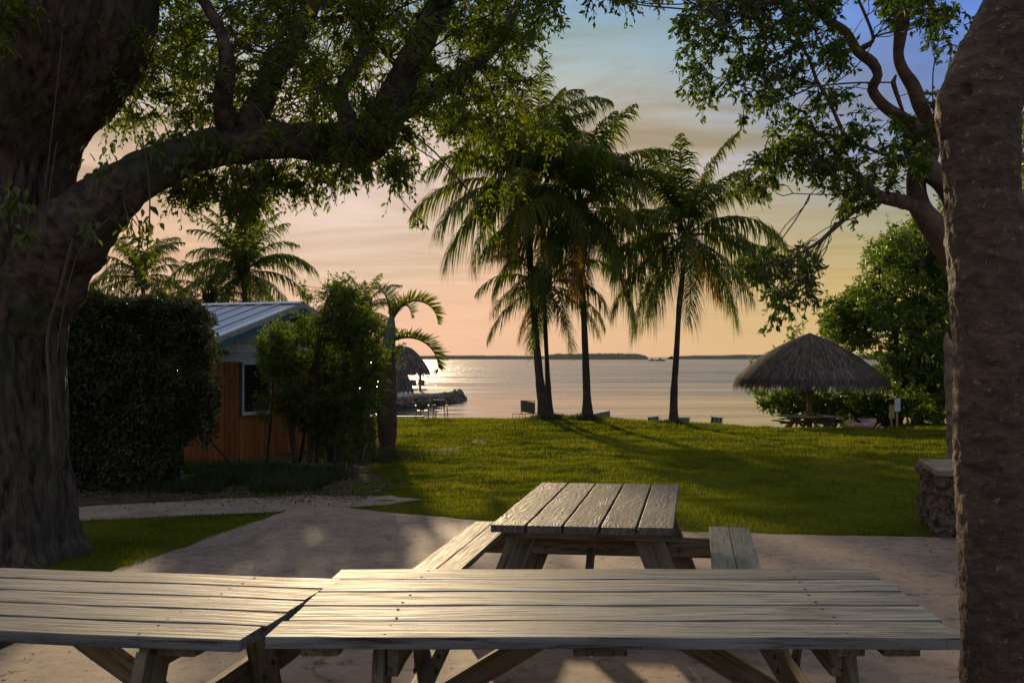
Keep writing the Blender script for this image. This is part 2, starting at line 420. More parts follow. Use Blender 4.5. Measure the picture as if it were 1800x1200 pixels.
ground = obj('ground', grid_mesh('ground', xs, ys, gz), m_lawn); tag(ground, kind='structure')

def sheet(name, poly, mat, lift, step=.12, wob=.05, zf=None):
    """a sheet with ragged edges draped on the ground"""
    poly = np.array(poly, float); P = []
    n = len(poly)
    for i in range(n):
        a, b = poly[i], poly[(i+1) % n]; k = max(1, int(np.linalg.norm(b-a)/step))
        for j in range(k): P.append(a+(b-a)*j/k)
    P = np.array(P)
    P = P+np.stack([fbm(P[:, 0]*2+3, P[:, 1]*2, 4), fbm(P[:, 0]*2+40, P[:, 1]*2+7, 4)], -1)*wob*2
    import bmesh
    bm = bmesh.new(); vs = [bm.verts.new((p[0], p[1], 0)) for p in P]; bm.faces.new(vs)
    x0, y0 = P.min(0); x1, y1 = P.max(0)
    g = .35
    for x in np.arange(x0+g, x1, g):
        bmesh.ops.bisect_plane(bm, geom=bm.verts[:]+bm.edges[:]+bm.faces[:], plane_co=(x, 0, 0), plane_no=(1, 0, 0))
    for y in np.arange(y0+g, y1, g):
        bmesh.ops.bisect_plane(bm, geom=bm.verts[:]+bm.edges[:]+bm.faces[:], plane_co=(0, y, 0), plane_no=(0, 1, 0))
    co = np.array([v.co for v in bm.verts]); z = (gz if zf is None else zf)(co[:, 0], co[:, 1])+lift
    for v, zz in zip(bm.verts, z): v.co.z = zz
    bmesh.ops.recalc_face_normals(bm, faces=bm.faces[:])
    if sum(f.normal.z for f in bm.faces) < 0: bmesh.ops.reverse_faces(bm, faces=bm.faces[:])
    me = bpy.data.meshes.new(name); bm.to_mesh(me); bm.free(); me.polygons.foreach_set('use_smooth', np.ones(len(me.polygons), bool))
    return obj(name, me, mat)
def gp(px, py, z=0.0):
    D = (CAMZ-z)*F/(py-PY); return ((px-PX)/F*D, D)

M = Mat('old_concrete'); v = M.coord('Object')
n1 = M.noise(v, 1.1, 6, .6); n2 = M.noise(v, 9, 6, .7); n3 = M.noise(v, 90, 3, .6)
c = M.mix(M.ramp(n1, [(.3, 0.0), (.7, 1.0)]), (.155, .115, .084), (.31, .225, .16))
c = M.mix(M.ramp(n2, [(.45, 0.0), (.65, .6)]), c, (.32, .21, .135))
c = M.mix(M.ramp(n2, [(.34, .75), (.46, 0.0)]), c, (.07, .052, .038)); n4 = M.noise(v, 2.7, 7, .72, .6); c = M.mix(M.ramp(n4, [(.52, 0.0), (.66, .6)]), c, (.085, .062, .045))
c = M.mix(M.ramp(n3, [(.3, .5), (.5, 0.0)]), c, (.09, .08, .07))
wv = M.n('ShaderNodeVectorMath', operation='ADD'); M.l(v, wv.inputs[0])
nn = M.noise(v, 2.5, 5, .7, 0, 1); sc2 = M.n('ShaderNodeVectorMath', operation='SCALE'); M.l(nn, sc2.inputs[0]); sc2.inputs[3].default_value = .35; M.l(sc2.outputs[0], wv.inputs[1])
vor = M.n('ShaderNodeTexVoronoi', feature='DISTANCE_TO_EDGE'); M.l(wv.outputs[0], vor.inputs[0]); vor.inputs['Scale'].default_value = .25
crack = M.math('MULTIPLY', M.ramp(vor.outputs['Distance'], [(.0, .8), (.0015, .7), (.003, 0.0)]), M.ramp(n1, [(.48, 0.0), (.54, 1.0)]))
c = M.mix(crack, c, (.03, .025, .02))
b = M.bump(n2, .5, .008); b = M.bump(n3, .5, .003, b); inv = M.math('SUBTRACT', 1.0, crack); b = M.bump(inv, 1.0, .01, b)
M.bsdf(c, .75, b, .35); m_conc = M.m
M = Mat('sandy_path'); v = M.coord('Object'); n1 = M.noise(v, 2, 6, .65); n2 = M.noise(v, 40, 4, .7)
c = M.mix(M.ramp(n1, [(.3, 0.0), (.7, 1.0)]), (.17, .13, .105), (.31, .245, .195))
c = M.mix(M.ramp(n2, [(.28, .8), (.42, 0.0)]), c, (.06, .05, .035))
b = M.bump(n1, .6, .03); b = M.bump(n2, .7, .01, b); M.bsdf(c, .9, b, .2); m_sand = M.m
M = Mat('dark_litter_soil'); v = M.coord('Object'); n1 = M.noise(v, 3, 6, .65); n2 = M.noise(v, 30, 4, .7)
c = M.mix(M.ramp(n1, [(.3, 0.0), (.7, 1.0)]), (.035, .028, .02), (.08, .062, .045)); c = M.mix(M.ramp(n2, [(.55, 0.0), (.7, .6)]), c, (.14, .11, .08))
b = M.bump(n2, .8, .02); M.bsdf(c, .9, b, .2); m_soil = M.m

M = Mat('worn_bare_ground'); v = M.coord('Object'); n1 = M.noise(v, 5, 6, .7); n2 = M.noise(v, 25, 4, .7)
c = M.mix(M.ramp(n1, [(.42, 0.0), (.6, 1.0)]), (.07, .08, .012), (.27, .20, .13)); c = M.mix(M.ramp(n2, [(.35, .7), (.5, 0.0)]), c, (.06, .06, .015)); M.bsdf(c, .95, M.bump(n1, .6, .03), .05); m_bare = M.m
flat0 = lambda X, Y: 0*X
patio_poly = [gp(60, 1048), gp(215, 1000), gp(515, 893), gp(590, 891), gp(700, 903), gp(860, 916), gp(1200, 936), gp(1400, 940), gp(1640, 946), (6.5, 8.9), (9, 8.8), (9, -12), (-9, -12), (-9, 5.2), (-6, 5.9)]
patio = sheet('patio', patio_poly, m_conc, .012, .10, .06, flat0); tag(patio, kind='structure')
path_poly = [(-14, 12.0), (-9, 11.4), gp(130, 884), gp(280, 872), gp(420, 862), gp(560, 857), gp(690, 852), gp(745, 864), gp(690, 876), gp(600, 885), gp(520, 893), gp(400, 899), gp(300, 904), gp(130, 914), (-9, 10.2), (-14, 10.6)]
path = sheet('path', path_poly, m_sand, .008, .12, .05); tag(path, kind='structure')
soil_poly = [(-14, 12.4), (-9, 12.0), gp(130, 880), gp(280, 868), gp(420, 858), gp(560, 853), gp(655, 846), gp(690, 830), gp(660, 812), (-3.9, 17.5), (-6.5, 20), (-14, 18)]
soil = sheet('soil', soil_poly, m_soil, .004, .15, .06); tag(soil, kind='structure')
for k, (cx, cy, rx, ry) in enumerate([(785, 788, 52, 5), (838, 769, 20, 2.6), (752, 752, 24, 2.2), (590, 796, 60, 8), (705, 789, 22, 4)]):
    D0 = (CAMZ+.35)*F/(cy-PY); pts = []
    for a in np.linspace(0, 2*PI, 12, endpoint=False):
        yy = cy+ry*math.sin(a); D = D0*(cy-PY)/(yy-PY); pts.append(((cx+rx*math.cos(a)-PX)/F*D, D))
    if cy < 760: 
        for _ in range(3): pts = [(x*1.0, y*1.0) for x, y in pts]
    s = sheet('bare_ground', pts[::1], m_bare, .004, .10, .22); tag(s, kind='structure')

# water
M = Mat('sea_water'); g = M.n('ShaderNodeNewGeometry'); mp = M.n('ShaderNodeMapping'); M.l(g.outputs['Position'], mp.inputs[0]); mp.inputs['Scale'].default_value = (.35, 1.0, 1)
n1 = M.noise(mp.outputs[0], .8, 5, .65, .3); mp2 = M.n('ShaderNodeMapping'); M.l(g.outputs['Position'], mp2.inputs[0]); mp2.inputs['Scale'].default_value = (.05, .16, 1)
n2 = M.noise(mp2.outputs[0], 1.0, 4, .6, .2)
mp3 = M.n('ShaderNodeMapping'); M.l(g.outputs['Position'], mp3.inputs[0]); mp3.inputs['Scale'].default_value = (.006, .03, 1)
n3 = M.noise(mp3.outputs[0], 1.0, 3, .5)
sp = M.n('ShaderNodeSeparateXYZ'); M.l(g.outputs['Position'], sp.inputs[0])
far = M.n('ShaderNodeMapRange'); M.l(M.math('ADD', sp.outputs[1], M.math('MULTIPLY', n3, 90.0)), far.inputs[0]); far.inputs[1].default_value = 120; far.inputs[2].default_value = 190
b = M.n('ShaderNodeBump'); M.l(n1, b.inputs['Height']); b.inputs['Distance'].default_value = .30; M.l(M.math('ADD', M.math('MULTIPLY', far.outputs[0], .9), .12), b.inputs['Strength'])
b2 = M.n('ShaderNodeBump'); M.l(n2, b2.inputs['Height']); b2.inputs['Distance'].default_value = 1.8; M.l(M.math('ADD', M.math('MULTIPLY', far.outputs[0], .5), .03), b2.inputs['Strength']); M.l(b.outputs[0], b2.inputs['Normal'])
mp4 = M.n('ShaderNodeMapping'); M.l(g.outputs['Position'], mp4.inputs[0]); mp4.inputs['Scale'].default_value = (.012, .11, 1); n5 = M.noise(mp4.outputs[0], 1.0, 6, .7, .4)
M.bsdf((.035, .045, .045), M.math('ADD', M.math('ADD', M.math('MULTIPLY', far.outputs[0], .10), .04), M.ramp(n5, [(.4, 0.0), (.65, .22)])), b2.outputs[0], .5); m_water = M.m
xs = np.array([-9000, -3000, -800, -200, -60, 0, 60, 200, 800, 3000, 9000.]); ys = np.array([28, 45, 80, 150, 400, 1000, 3000, 9000, 16000.])
wt = obj('water', grid_mesh('water', xs, ys, lambda X, Y: SEA+0*X), m_water); tag(wt, kind='structure')

# seawall cap at the left edge of the lawn
mb = MB()
mb.box((-19.9, 45.72, -2.1), (25, .34, 1.95), .02)
sw = obj('seawall', mb.mesh('seawall'), simple('seawall_concrete', (.42, .38, .33), .7, bump=.01)); tag(sw, 'low pale concrete seawall along the far left edge of the lawn', 'seawall')
sw.location = (0, 0, 0)

# far shore
M = Mat('hazed_mangrove_shore'); n = M.noise(M.coord('Object'), .05, 5, .7)
M.bsdf(M.mix(n, (.13, .115, .065), (.20, .17, .10)), .9, None, .1); m_shore = M.m  # distance haze is put into these lightened colours
def shore(x0, x1, ytop, D, seed, jag=1.0):
    n = int((x1-x0)/1.2); px = np.linspace(x0, x1, n); t = np.linspace(0, 1, n)
    env = np.minimum(1, np.minimum(t, 1-t)*9)**.5
    top = (PY-ytop)*(.62+.5*vn(px*.035+seed, px*0+1)+.20*jag*vn(px*.25+seed, px*0+3))*env
    X = (px-PX)/F*D; Zt = CAMZ+top/F*D+1.0
    Zb = np.full(n, SEA-1)
    Y0 = np.full(n, D); V = np.concatenate([np.stack([X, Y0, Zb], -1), np.stack([X, Y0+20, np.maximum(Zt-1.2, Zb)], -1), np.stack([X, Y0+60, Zt], -1), np.stack([X, Y0+160, Zb], -1)])
    i = np.arange(n-1); Q = np.concatenate([np.stack([k*n+i, k*n+i+1, (k+1)*n+i+1, (k+1)*n+i], -1) for k in range(3)])
    o = obj('far_shore', np_mesh('far_shore', V, [Q]), m_shore); tag(o, kind='structure')
shore(-200, 980, 624.8, 1500, 3); shore(955, 1140, 622.0, 1350, 9, 1.5); shore(1185, 2200, 623.8, 1600, 21)

# ------------------------------------------------------------------ picnic tables
MESH = {}
def plank_mesh(L, W, T, bev, seed=0):
    key = (round(L, 3), round(W, 3), round(T, 3), bev, seed)
    if key in MESH: return MESH[key]
    # long plank with slightly wavy edges and eased arrises
    nx = 24; r = random.Random(seed*7+1)
    prof = []
    hw, ht = W/2, T/2
    for (sy, sz) in ((-1, -1), (1, -1), (1, 1), (-1, 1)):
        for k in range(3):
            a = {(-1, -1): PI, (1, -1): 1.5*PI, (1, 1): 0, (-1, 1): .5*PI}[(sy, sz)]+k*PI/4
            prof.append((sy*(hw-bev)+bev*math.cos(a), sz*(ht-bev)+bev*math.sin(a)))
    prof = np.array(prof); m = len(prof); V = []
    for i in range(nx+1):
        x = -L/2+L*i/nx
        sh = 1.0 if 0 < i < nx else 1-.002/hw
        wv_ = 1+.0025*math.sin(i*.7+seed)+.0015*math.sin(i*2.3+seed*2)
        for p in prof: V.append((x, p[0]*sh*wv_, p[1]*(sh if 0 < i < nx else .97)+.0012*math.sin(i*.7+seed)))
    V = np.array(V)
    i = np.arange(nx)[:, None]*m; j = np.arange(m)[None, :]; k = (j+1) % m
    Q = np.stack([i+j, i+m+j, i+m+k, i+k], -1).reshape(-1, 4)
    c0 = len(V); V = np.concatenate([V, [(-L/2, 0, 0), (L/2, 0, 0)]]); jj = np.arange(m); kk = (jj+1) % m
    T3 = np.concatenate([np.stack([np.full(m, c0), jj, kk], -1), np.stack([np.full(m, c0+1), nx*m+kk, nx*m+jj], -1)])
    me = np_mesh('plank', V, [Q, T3]); MESH[key] = me
    return me
def bmesh_board(key, a, b, wdt, th, up=(0, 0, 1), bev=.004):
    if key not in MESH: MESH[key] = MB().board(a, b, wdt, th, up, bev).mesh('board')
    return MESH[key]
def board_obj(name, parent, a, b, wdt, th, mat, up=(0, 0, 1), seed=0):
    """a board whose local X runs along its length (for the grain)"""
    a = Vector(a); b = Vector(b); d = b-a; L = d.length; d.normalize()
    side = Vector(up).cross(d).normalized(); u2 = d.cross(side).normalized()
    Mx = Matrix((d, side, u2)).transposed().to_4x4(); Mx.translation = (a+b)/2
    base = plank_mesh(L, wdt, th, .004, seed)
    key = (base.name, mat.name)
    if key not in MESH:
        me = base if len(base.materials) == 0 else base.copy()
        if len(me.materials): me.materials[0] = mat
        else: me.materials.append(mat)
        MESH[key] = me
    o = obj(name, MESH[key], None, parent); o.matrix_local = Mx
    return o
hexbolt = MB(); V_, Q_ = lathe([(.001, .012), (.011, .012), (.016, .006), (.016, 0)], 8); hexbolt.add(V_, [Q_]); hexbolt = hexbolt.mesh('bolt'); hexbolt.materials.append(m_bolt)
screw_me = MB(); V_, Q_ = lathe([(.0005, .0), (.0045, .0005), (.0065, -.002)], 8); screw_me.add(V_, [Q_]); screw_me = screw_me.mesh('screw'); screw_me.materials.append(simple('dark_screw', (.03, .022, .018), .6, .3))
def picnic_table(label, cx, cy, yaw, L, W, mtop, H=.75, inset=.38, gap=.014, seed=0, group='picnic tables on the patio', T=.042, bo=None, cleats=None, splay=(.36, .62), extra=0):
    t = empty('picnic_table', (cx, cy, .012), yaw); tag(t, label, 'picnic table', group)
    pw = (W-4*gap)/5; zt = H-.012
    rr = random.Random(seed)
    for i in range(5):
        y = -W/2+pw/2+i*(pw+gap)
        dx = rr.uniform(-.012, .012)
        board_obj('plank', t, (-L/2+dx, y, zt-T/2+rr.uniform(-.002, .002)), (L/2+dx, y, zt-T/2), pw, T, mtop, seed=i+seed)
    fx = L/2-inset
    for x, wd in (cleats or ((-fx-.10, .14), (0, .19), (fx+.10, .14))):
        board_obj('cleat', t, (x, -W/2+.06, zt-T-.021), (x, W/2-.06, zt-T-.021), wd, .04, m_leg, seed=3)
    bo = bo or W/2+.34
    zb = .45-.012; bw = .142
    for sx in (-1, 1):
        x = sx*fx
        for sy in (-1, 1):
            board_obj('leg', t, (x, sy*splay[0], zt-T-.045), (x, sy*splay[1], .0), .16, .042, m_leg, up=(1, 0, 0), seed=4)
        x2 = x-sx*.044
        board_obj('bench_support', t, (x2, -bo-.14, zb-.04-.075), (x2, bo+.14, zb-.04-.075), .14, .04, m_leg, up=(1, 0, 0), seed=5)
        board_obj('top_support', t, (x2, -W/2+.10, zt-T-.075), (x2, W/2-.10, zt-T-.075), .10, .04, m_leg, up=(1, 0, 0), seed=8)
        board_obj('brace', t, (x-sx*.08, 0, zb-.13), (sx*.17, 0, zt-T-.045), .09, .042, m_leg, up=(0, 1, 0), seed=6)
        for sy in (-1, 1):
            for q in (-.04, .04):
                f = (zt-T-.045-(zb-.11))/(zt-T-.045); yy = sy*(splay[0]+(splay[1]-splay[0])*f)+q
                o = obj('bolt', hexbolt, None, t, (x+sx*.022, yy, zb-.11+q*.5), (0, sx*PI/2, 0))
                o = obj('bolt', hexbolt, None, t, (x2-sx*.021, yy, zb-.11+q*.5), (0, -sx*PI/2, 0))
    for i in range(5):
        y = -W/2+pw/2+i*(pw+gap)
        for sx in (-1, 1):
            for q in (-1, 1):
                o = obj('screw', screw_me, None, t, (sx*(fx-.022)+rr.uniform(-.01, .01), y+q*pw*.28+rr.uniform(-.008, .008), zt+.0015))
    for sy in (-1, 1):
        for q in (-1, 1):
            board_obj('bench_plank', t, (-L/2+.03, sy*bo+q*.0745, zb-.02), (L/2-.03, sy*bo+q*.0745, zb-.02), bw, .038, m_bench, seed=7+q)
    return t
TB = picnic_table('long weathered picnic table in front, whose near edge reaches the speckled tree trunk', .126, 3.765, 0, 2.36, 1.055, m_top, seed=1, inset=.36,
                  cleats=((-1.02, .13), (-.05, .19), (.80, .13), (.99, .13)))
TA = picnic_table('weathered picnic table cut off by the left edge of the photo', -2.22, 3.80, math.radians(-7.5), 2.3, .90, m_top, seed=11, inset=.36)
TC = picnic_table('picnic table with raised wavy grain standing end-on beyond the front tables', .125, 6.27, math.radians(90-7), 1.84, 1.03, m_topC, seed=23, inset=.22, bo=.88)

# ------------------------------------------------------------------ trees: generators
def leaf_arrays(P, D, Nn, size, width=.42, fold=.25, hi=False):
    """P base points, D directions, Nn normals (n,3), size (n,)"""
    D = D/np.linalg.norm(D, axis=1)[:, None]; S = np.cross(D, Nn); S /= np.linalg.norm(S, axis=1)[:, None]+1e-9; U = np.cross(S, D)
    s = size[:, None]; w_ = s*width/2
    if hi:
        V = np.stack([P, P+D*s*.32-S*w_*.95+U*w_*fold, P+D*s*.70-S*w_*.62+U*w_*fold-U*s*.04, P+D*s-U*s*.12, P+D*s*.70+S*w_*.62+U*w_*fold-U*s*.04, P+D*s*.32+S*w_*.95+U*w_*fold, P+D*s*.5-U*s*.01], 1)
        k = np.arange(len(P))[:, None]*7
        Fc = np.concatenate([k+np.array([[0, 1, 6]]), k+np.array([[1, 2, 6]]), k+np.array([[2, 3, 6]]), k+np.array([[3, 4, 6]]), k+np.array([[4, 5, 6]]), k+np.array([[5, 0, 6]])])
    else:
        V = np.stack([P, P+D*s*.45-S*w_+U*w_*fold, P+D*s-U*s*.08, P+D*s*.45+S*w_+U*w_*fold], 1)
        k = np.arange(len(P))[:, None]*4
        Fc = np.concatenate([k+np.array([[0, 1, 2]]), k+np.array([[0, 2, 3]])])
    return V.reshape(-1, 3), Fc
def unit(n):
    v = rng.normal(size=(n, 3)); return v/np.linalg.norm(v, axis=1)[:, None]
def clumps_to_leaves(mb, C_, R_, nleaf, size, tw=None, droop=.35, flat=.8, hi=False, width=.42, sub=9, outward=None, szvar=.3):
    """C_ (n,3) clump centres, R_ (n,) radii; nleaf per clump"""
    n = len(C_); S = sub
    # sub-twigs
    d = unit(n*S); d[:, 2] *= flat; d[:, 2] -= droop*.4
    d /= np.linalg.norm(d, axis=1)[:, None]
    ln = np.repeat(R_, S)*rng.uniform(.45, 1.15, n*S); c = np.repeat(C_, S, axis=0)
    k = max(1, nleaf//S)
    t = rng.uniform(.15, 1.0, (n*S, k)); t = np.sort(t, 1)
    bend = -droop*(t**2)*ln[:, None]
    P = c[:, None, :]+d[:, None, :]*(t*ln[:, None])[:, :, None]; P[:, :, 2] += bend
    side = unit(n*S*k).reshape(n*S, k, 3)
    LD = d[:, None, :]*.55+side*.85; LD[:, :, 2] -= droop
    P = P.reshape(-1, 3)+rng.normal(0, .008, (n*S*k, 3)); LD = LD.reshape(-1, 3)
    Nn = unit(len(P)); Nn[:, 2] += .6
    V, Fc = leaf_arrays(P, LD, Nn, size*rng.uniform(1-szvar, 1+szvar, len(P)), width, .3, hi)
    mb.add(V, [Fc])
    if tw is not None:
        # three-sided twig slivers
        a = c; b_ = c+d*ln[:, None]; b_[:, 2] -= droop*ln
        mid = c+d*(ln*.5)[:, None]; mid[:, 2] -= droop*.25*ln
        slivers(tw, np.stack([a, mid, b_], 1), .0045, .0015)
def slivers(mb, P, r0, r1):
    """P (n,k,3): thin three-sided stems along poly-lines"""
    n, k, _ = P.shape
    T = P[:, -1]-P[:, 0]; T /= np.linalg.norm(T, axis=1)[:, None]+1e-9
    ref = np.where(np.abs(T[:, 2:3]) > .9, np.array([[1., 0, 0]]), np.array([[0, 0, 1.]]))
    U = np.cross(T, ref); U /= np.linalg.norm(U, axis=1)[:, None]+1e-9; W = np.cross(T, U)
    rad = np.linspace(1, 0, k)[None, :]*(np.broadcast_to(r0, (n,))[:, None]-r1)+r1
    V = []
    for a in (0, 2.094, 4.189):
        V.append(P+(U*math.cos(a)+W*math.sin(a))[:, None, :]*rad[:, :, None])
    V = np.stack(V, 2).reshape(-1, 3)    # n,k,3
    b = np.arange(n)[:, None, None]*k*3; i = np.arange(k-1)[None, :, None]*3; j = np.arange(3)[None, None, :]; kk = (j+1) % 3
    Q = np.stack([b+i+j, b+i+kk, b+i+3+kk, b+i+3+j], -1).reshape(-1, 4)
    mb.add(V, [Q])
def sample_poly(poly, n, yr):
    poly = np.array(poly, float); x0, y0 = poly.min(0); x1, y1 = poly.max(0); out = []
    while len(out) < n:
        p = rng.uniform((x0, y0), (x1, y1), (n*2, 2)); p = p[inpoly(p[:, 0], p[:, 1], poly)]; out.extend(p.tolist())
    out = np.array(out[:n]); Y = rng.uniform(yr[0], yr[1], n)
    return np.stack([(out[:, 0]-PX)/F*Y, Y, CAMZ-(out[:, 1]-PY)/F*Y], -1)
def connect(tw, C_, nodes, r=.014, maxd=3.0, sag=.12):
    """a curved twig from the nearest limb node to each clump"""
    nodes = np.asarray(nodes); d2 = ((C_[:, None, :]-nodes[None])**2).sum(-1)+np.maximum(0, nodes[None, :, 2]-C_[:, None, 2])*0
    j = d2.argmin(1); A = nodes[j]; L = np.sqrt(d2[np.arange(len(C_)), j]); keep = L < maxd
    A = A[keep]; B = C_[keep]; L = L[keep]
    t = np.linspace(0, 1, 6)[None, :, None]
    P = A[:, None, :]*(1-t)+B[:, None, :]*t
    off = unit(len(A))*.10; off2 = unit(len(A))*.07
    P = P+np.sin(t*PI)*off[:, None, :]*L[:, None, None]+np.sin(t*2*PI)*off2[:, None, :]*L[:, None, None]
    P[:, :, 2] += np.sin(t[:, :, 0]*PI)*sag*L[:, None]
    slivers(tw, P, r*np.clip(L, .5, 2), .004)
def limb_mesh(name, pts, sides=14, step=.08, amp=.12, fr=5.0, knob=0.0, seed=0.0):
    P, R = catmull([p[0] for p in pts], [p[1] for p in pts], step)
    def disp(s, a, R_):
        out = np.zeros((len(s), len(a)))
        for i, si in enumerate(s):
            for j, aj in enumerate(a):
                q = Vector((math.cos(aj)*R_[i]*fr+seed, math.sin(aj)*R_[i]*fr, si*fr*.5))
                out[i, j] = R_[i]*amp*mn.fractal(q, .9, 2.0, 3)
        return out
    V, Q, T = tube(P, R, sides, True, disp)
    return np_mesh(name, V, [Q, T], True), P, R
def pxl(lst):   # (px,py,Y,r_m) -> points
    return [(at(a, b, Y), r) for a, b, Y, r in lst]

# ---- the big old tree on the left
tree = empty('shade_tree', at(5, 985, 8.1).xy.to_3d()); tree.location.z = 0
tag(tree, 'massive old shade tree with furrowed bark filling the left edge, one long limb arching over', 'tree')
def link_local(o, root):
    o.parent = root; o.matrix_parent_inverse = Matrix.Translation(-Vector(root.location)); return o
tp = pxl([(10, 1045, 8.1, .72), (6, 1000, 8.1, .58), (0, 940, 8.1, .50), (-5, 800, 8.1, .44), (-8, 650, 8.1, .42), (-2, 520, 8.1, .47), (5, 400, 8.1, .54), (14, 280, 8.1, .50), (30, 190, 8.0, .52), (75, 100, 7.9, .58), (110, 20, 7.85, .62), (130, -80, 7.8, .60), (170, -220, 7.6, .5)])
P, R = catmull([p[0] for p in tp], [p[1] for p in tp], .035)
def trunk_disp(s, a, R_):
    out = np.zeros((len(s), len(a)))
    for i, si in enumerate(s):
        for j, aj in enumerate(a):
            x, y = math.cos(aj), math.sin(aj)
            n_ = mn.ridged_multi_fractal(Vector((x*4.2, y*4.2, si*1.1)), .9, 2.2, 4, 1.0, 2.0)
            b_ = mn.noise(Vector((x*1.2, y*1.2, si*.5)))
            fl = math.exp(-si/.30)*.16*math.cos(aj*5+1)
            out[i, j] = b_*.10+n_*.045+fl
    return out
V, Q, T = tube(P, R, 120, True, trunk_disp)
link_local(obj('trunk', np_mesh('trunk', V, [Q, T], True), m_bark), tree)
nodesL = []
def add_limb(root, lst, mat, sides=20, amp=.14, fr=4, nodes=None, step=.06, seed=0.0):
    me, P, R = limb_mesh('limb', pxl(lst), sides, step, amp, fr, seed=seed)
    o = link_local(obj('limb', me, mat), root)
    if nodes is not None: nodes.extend(P[::4].tolist())
    return o
add_limb(tree, [(-10, 600, 8.1, .36), (50, 500, 8.05, .38), (115, 420, 8.0, .34), (180, 360, 8.0, .25), (240, 315, 8.0, .20), (310, 280, 8.1, .172), (400, 256, 8.3, .165), (500, 248, 8.6, .16), (580, 252, 8.9, .17), (640, 250, 9.1, .185), (672, 215, 9.2, .16), (700, 155, 9.3, .15), (735, 85, 9.4, .13), (775, 5, 9.5, .11), (800, -90, 9.6, .09), (830, -200, 9.6, .06)], m_limb, 40, .20, 7, nodesL, .04)
add_limb(tree, [(655, 235, 9.1, .12), (715, 190, 9.3, .10), (770, 160, 9.6, .085), (820, 125, 9.9, .075), (870, 80, 10.1, .06), (905, 20, 10.3, .05), (935, -60, 10.4, .03)], m_limb, 12, .15, 5, nodesL, seed=3)
add_limb(tree, [(430, 235, 8.4, .11), (455, 190, 8.6, .12), (480, 130, 8.9, .10), (520, 70, 9.1, .08), (550, 5, 9.3, .07), (575, -90, 9.4, .04)], m_limb, 12, .18, 5, nodesL, seed=5)
add_limb(tree, [(400, 240, 8.3, .09), (392, 180, 8.1, .09), (400, 120, 7.9, .07), (385, 50, 7.8, .05), (330, -40, 7.7, .04)], m_limb, 10, .18, 5, nodesL, seed=7)
add_limb(tree, [(620, 240, 9.0, .10), (600, 160, 9.4, .07), (640, 90, 9.8, .06), (620, 10, 10.2, .05), (640, -90, 10.4, .03)], m_limb, 10, .18, 5, nodesL, seed=9)
add_limb(tree, [(140, -40, 7.8, .30), (260, -120, 8.2, .2), (420, -200, 8.8, .14), (620, -260, 9.6, .1), (850, -260, 10.4, .06)], m_limb, 12, .15, 5, nodesL, seed=11)
add_limb(tree, [(110, -40, 7.8, .35), (0, -260, 7.4, .25), (-200, -450, 7.0, .15), (-500, -560, 6.5, .08)], m_limb, 12, .15, 5, nodesL, seed=13)
add_limb(tree, [(740, 175, 9.4, .04), (700, 120, 9.2, .03), (650, 60, 9.0, .025), (610, 20, 8.9, .02)], m_limb, 8, .15, 5, nodesL, seed=15)
crown = MB(); tw = MB()
P1 = [(175, -120), (985, -120), (975, 20), (925, 70), (935, 130), (885, 175), (850, 225), (820, 260), (790, 270), (740, 240), (690, 245), (600, 265), (500, 250), (430, 235), (340, 240), (250, 255), (190, 240)]
P2 = [(290, 300), (460, 290), (700, 270), (760, 300), (700, 318), (640, 300), (560, 330), (530, 345), (490, 320), (460, 395), (410, 385), (370, 345), (310, 350)]
P3 = [(780, 240), (960, 150), (975, 250), (930, 330), (880, 370), (820, 330)]
for poly, n, yr, rr, nl in ((P1, 500, (7.6, 12.5), (.16, .38), 125), (P2, 95, (8.2, 10.5), (.14, .28), 90), (P3, 14, (9, 11.5), (.18, .32), 100)):
    c_ = sample_poly(poly, n, yr); r_ = rng.uniform(rr[0], rr[1], n)
    clumps_to_leaves(crown, c_, r_, nl, .058, tw, .45, .8, sub=9); connect(tw, c_, nodesL, .007, 3.5)
c_ = np.array([at(735, 385, 8.6), at(848, 385, 9.5), at(425, 410, 8.6), at(560, 338, 9), at(700, 322, 9), at(245, 420, 7.6), at(255, 445, 7.5), at(870, 415, 9.6)])
clumps_to_leaves(crown, c_, np.full(len(c_), .13), 45, .058, tw, .5, .8, sub=6); connect(tw, c_, nodesL, .009, 3.5)
# the rest of the crown, above and beside the picture
c_ = sample_poly([(-700, -900), (900, -800), (1050, -120), (170, -120), (60, -60), (-700, 150)], 100, (6.0, 13)); clumps_to_leaves(crown, c_, rng.uniform(.35, .6, 100), 100, .085, tw, .4, .8, sub=9); connect(tw, c_, nodesL, .014, 4.5)
c_ = sample_poly([(-20, -40), (60, -40), (45, 40), (-20, 70)], 8, (6.6, 7.1)); clumps_to_leaves(crown, c_, np.full(8, .22), 80, .06, tw, .4, sub=8)
o = link_local(obj('crown', crown.mesh('crown'), m_leafL), tree); o['kind'] = 'stuff'
o = link_local(obj('twigs', tw.mesh('twigs'), m_twig), tree); o['kind'] = 'stuff'

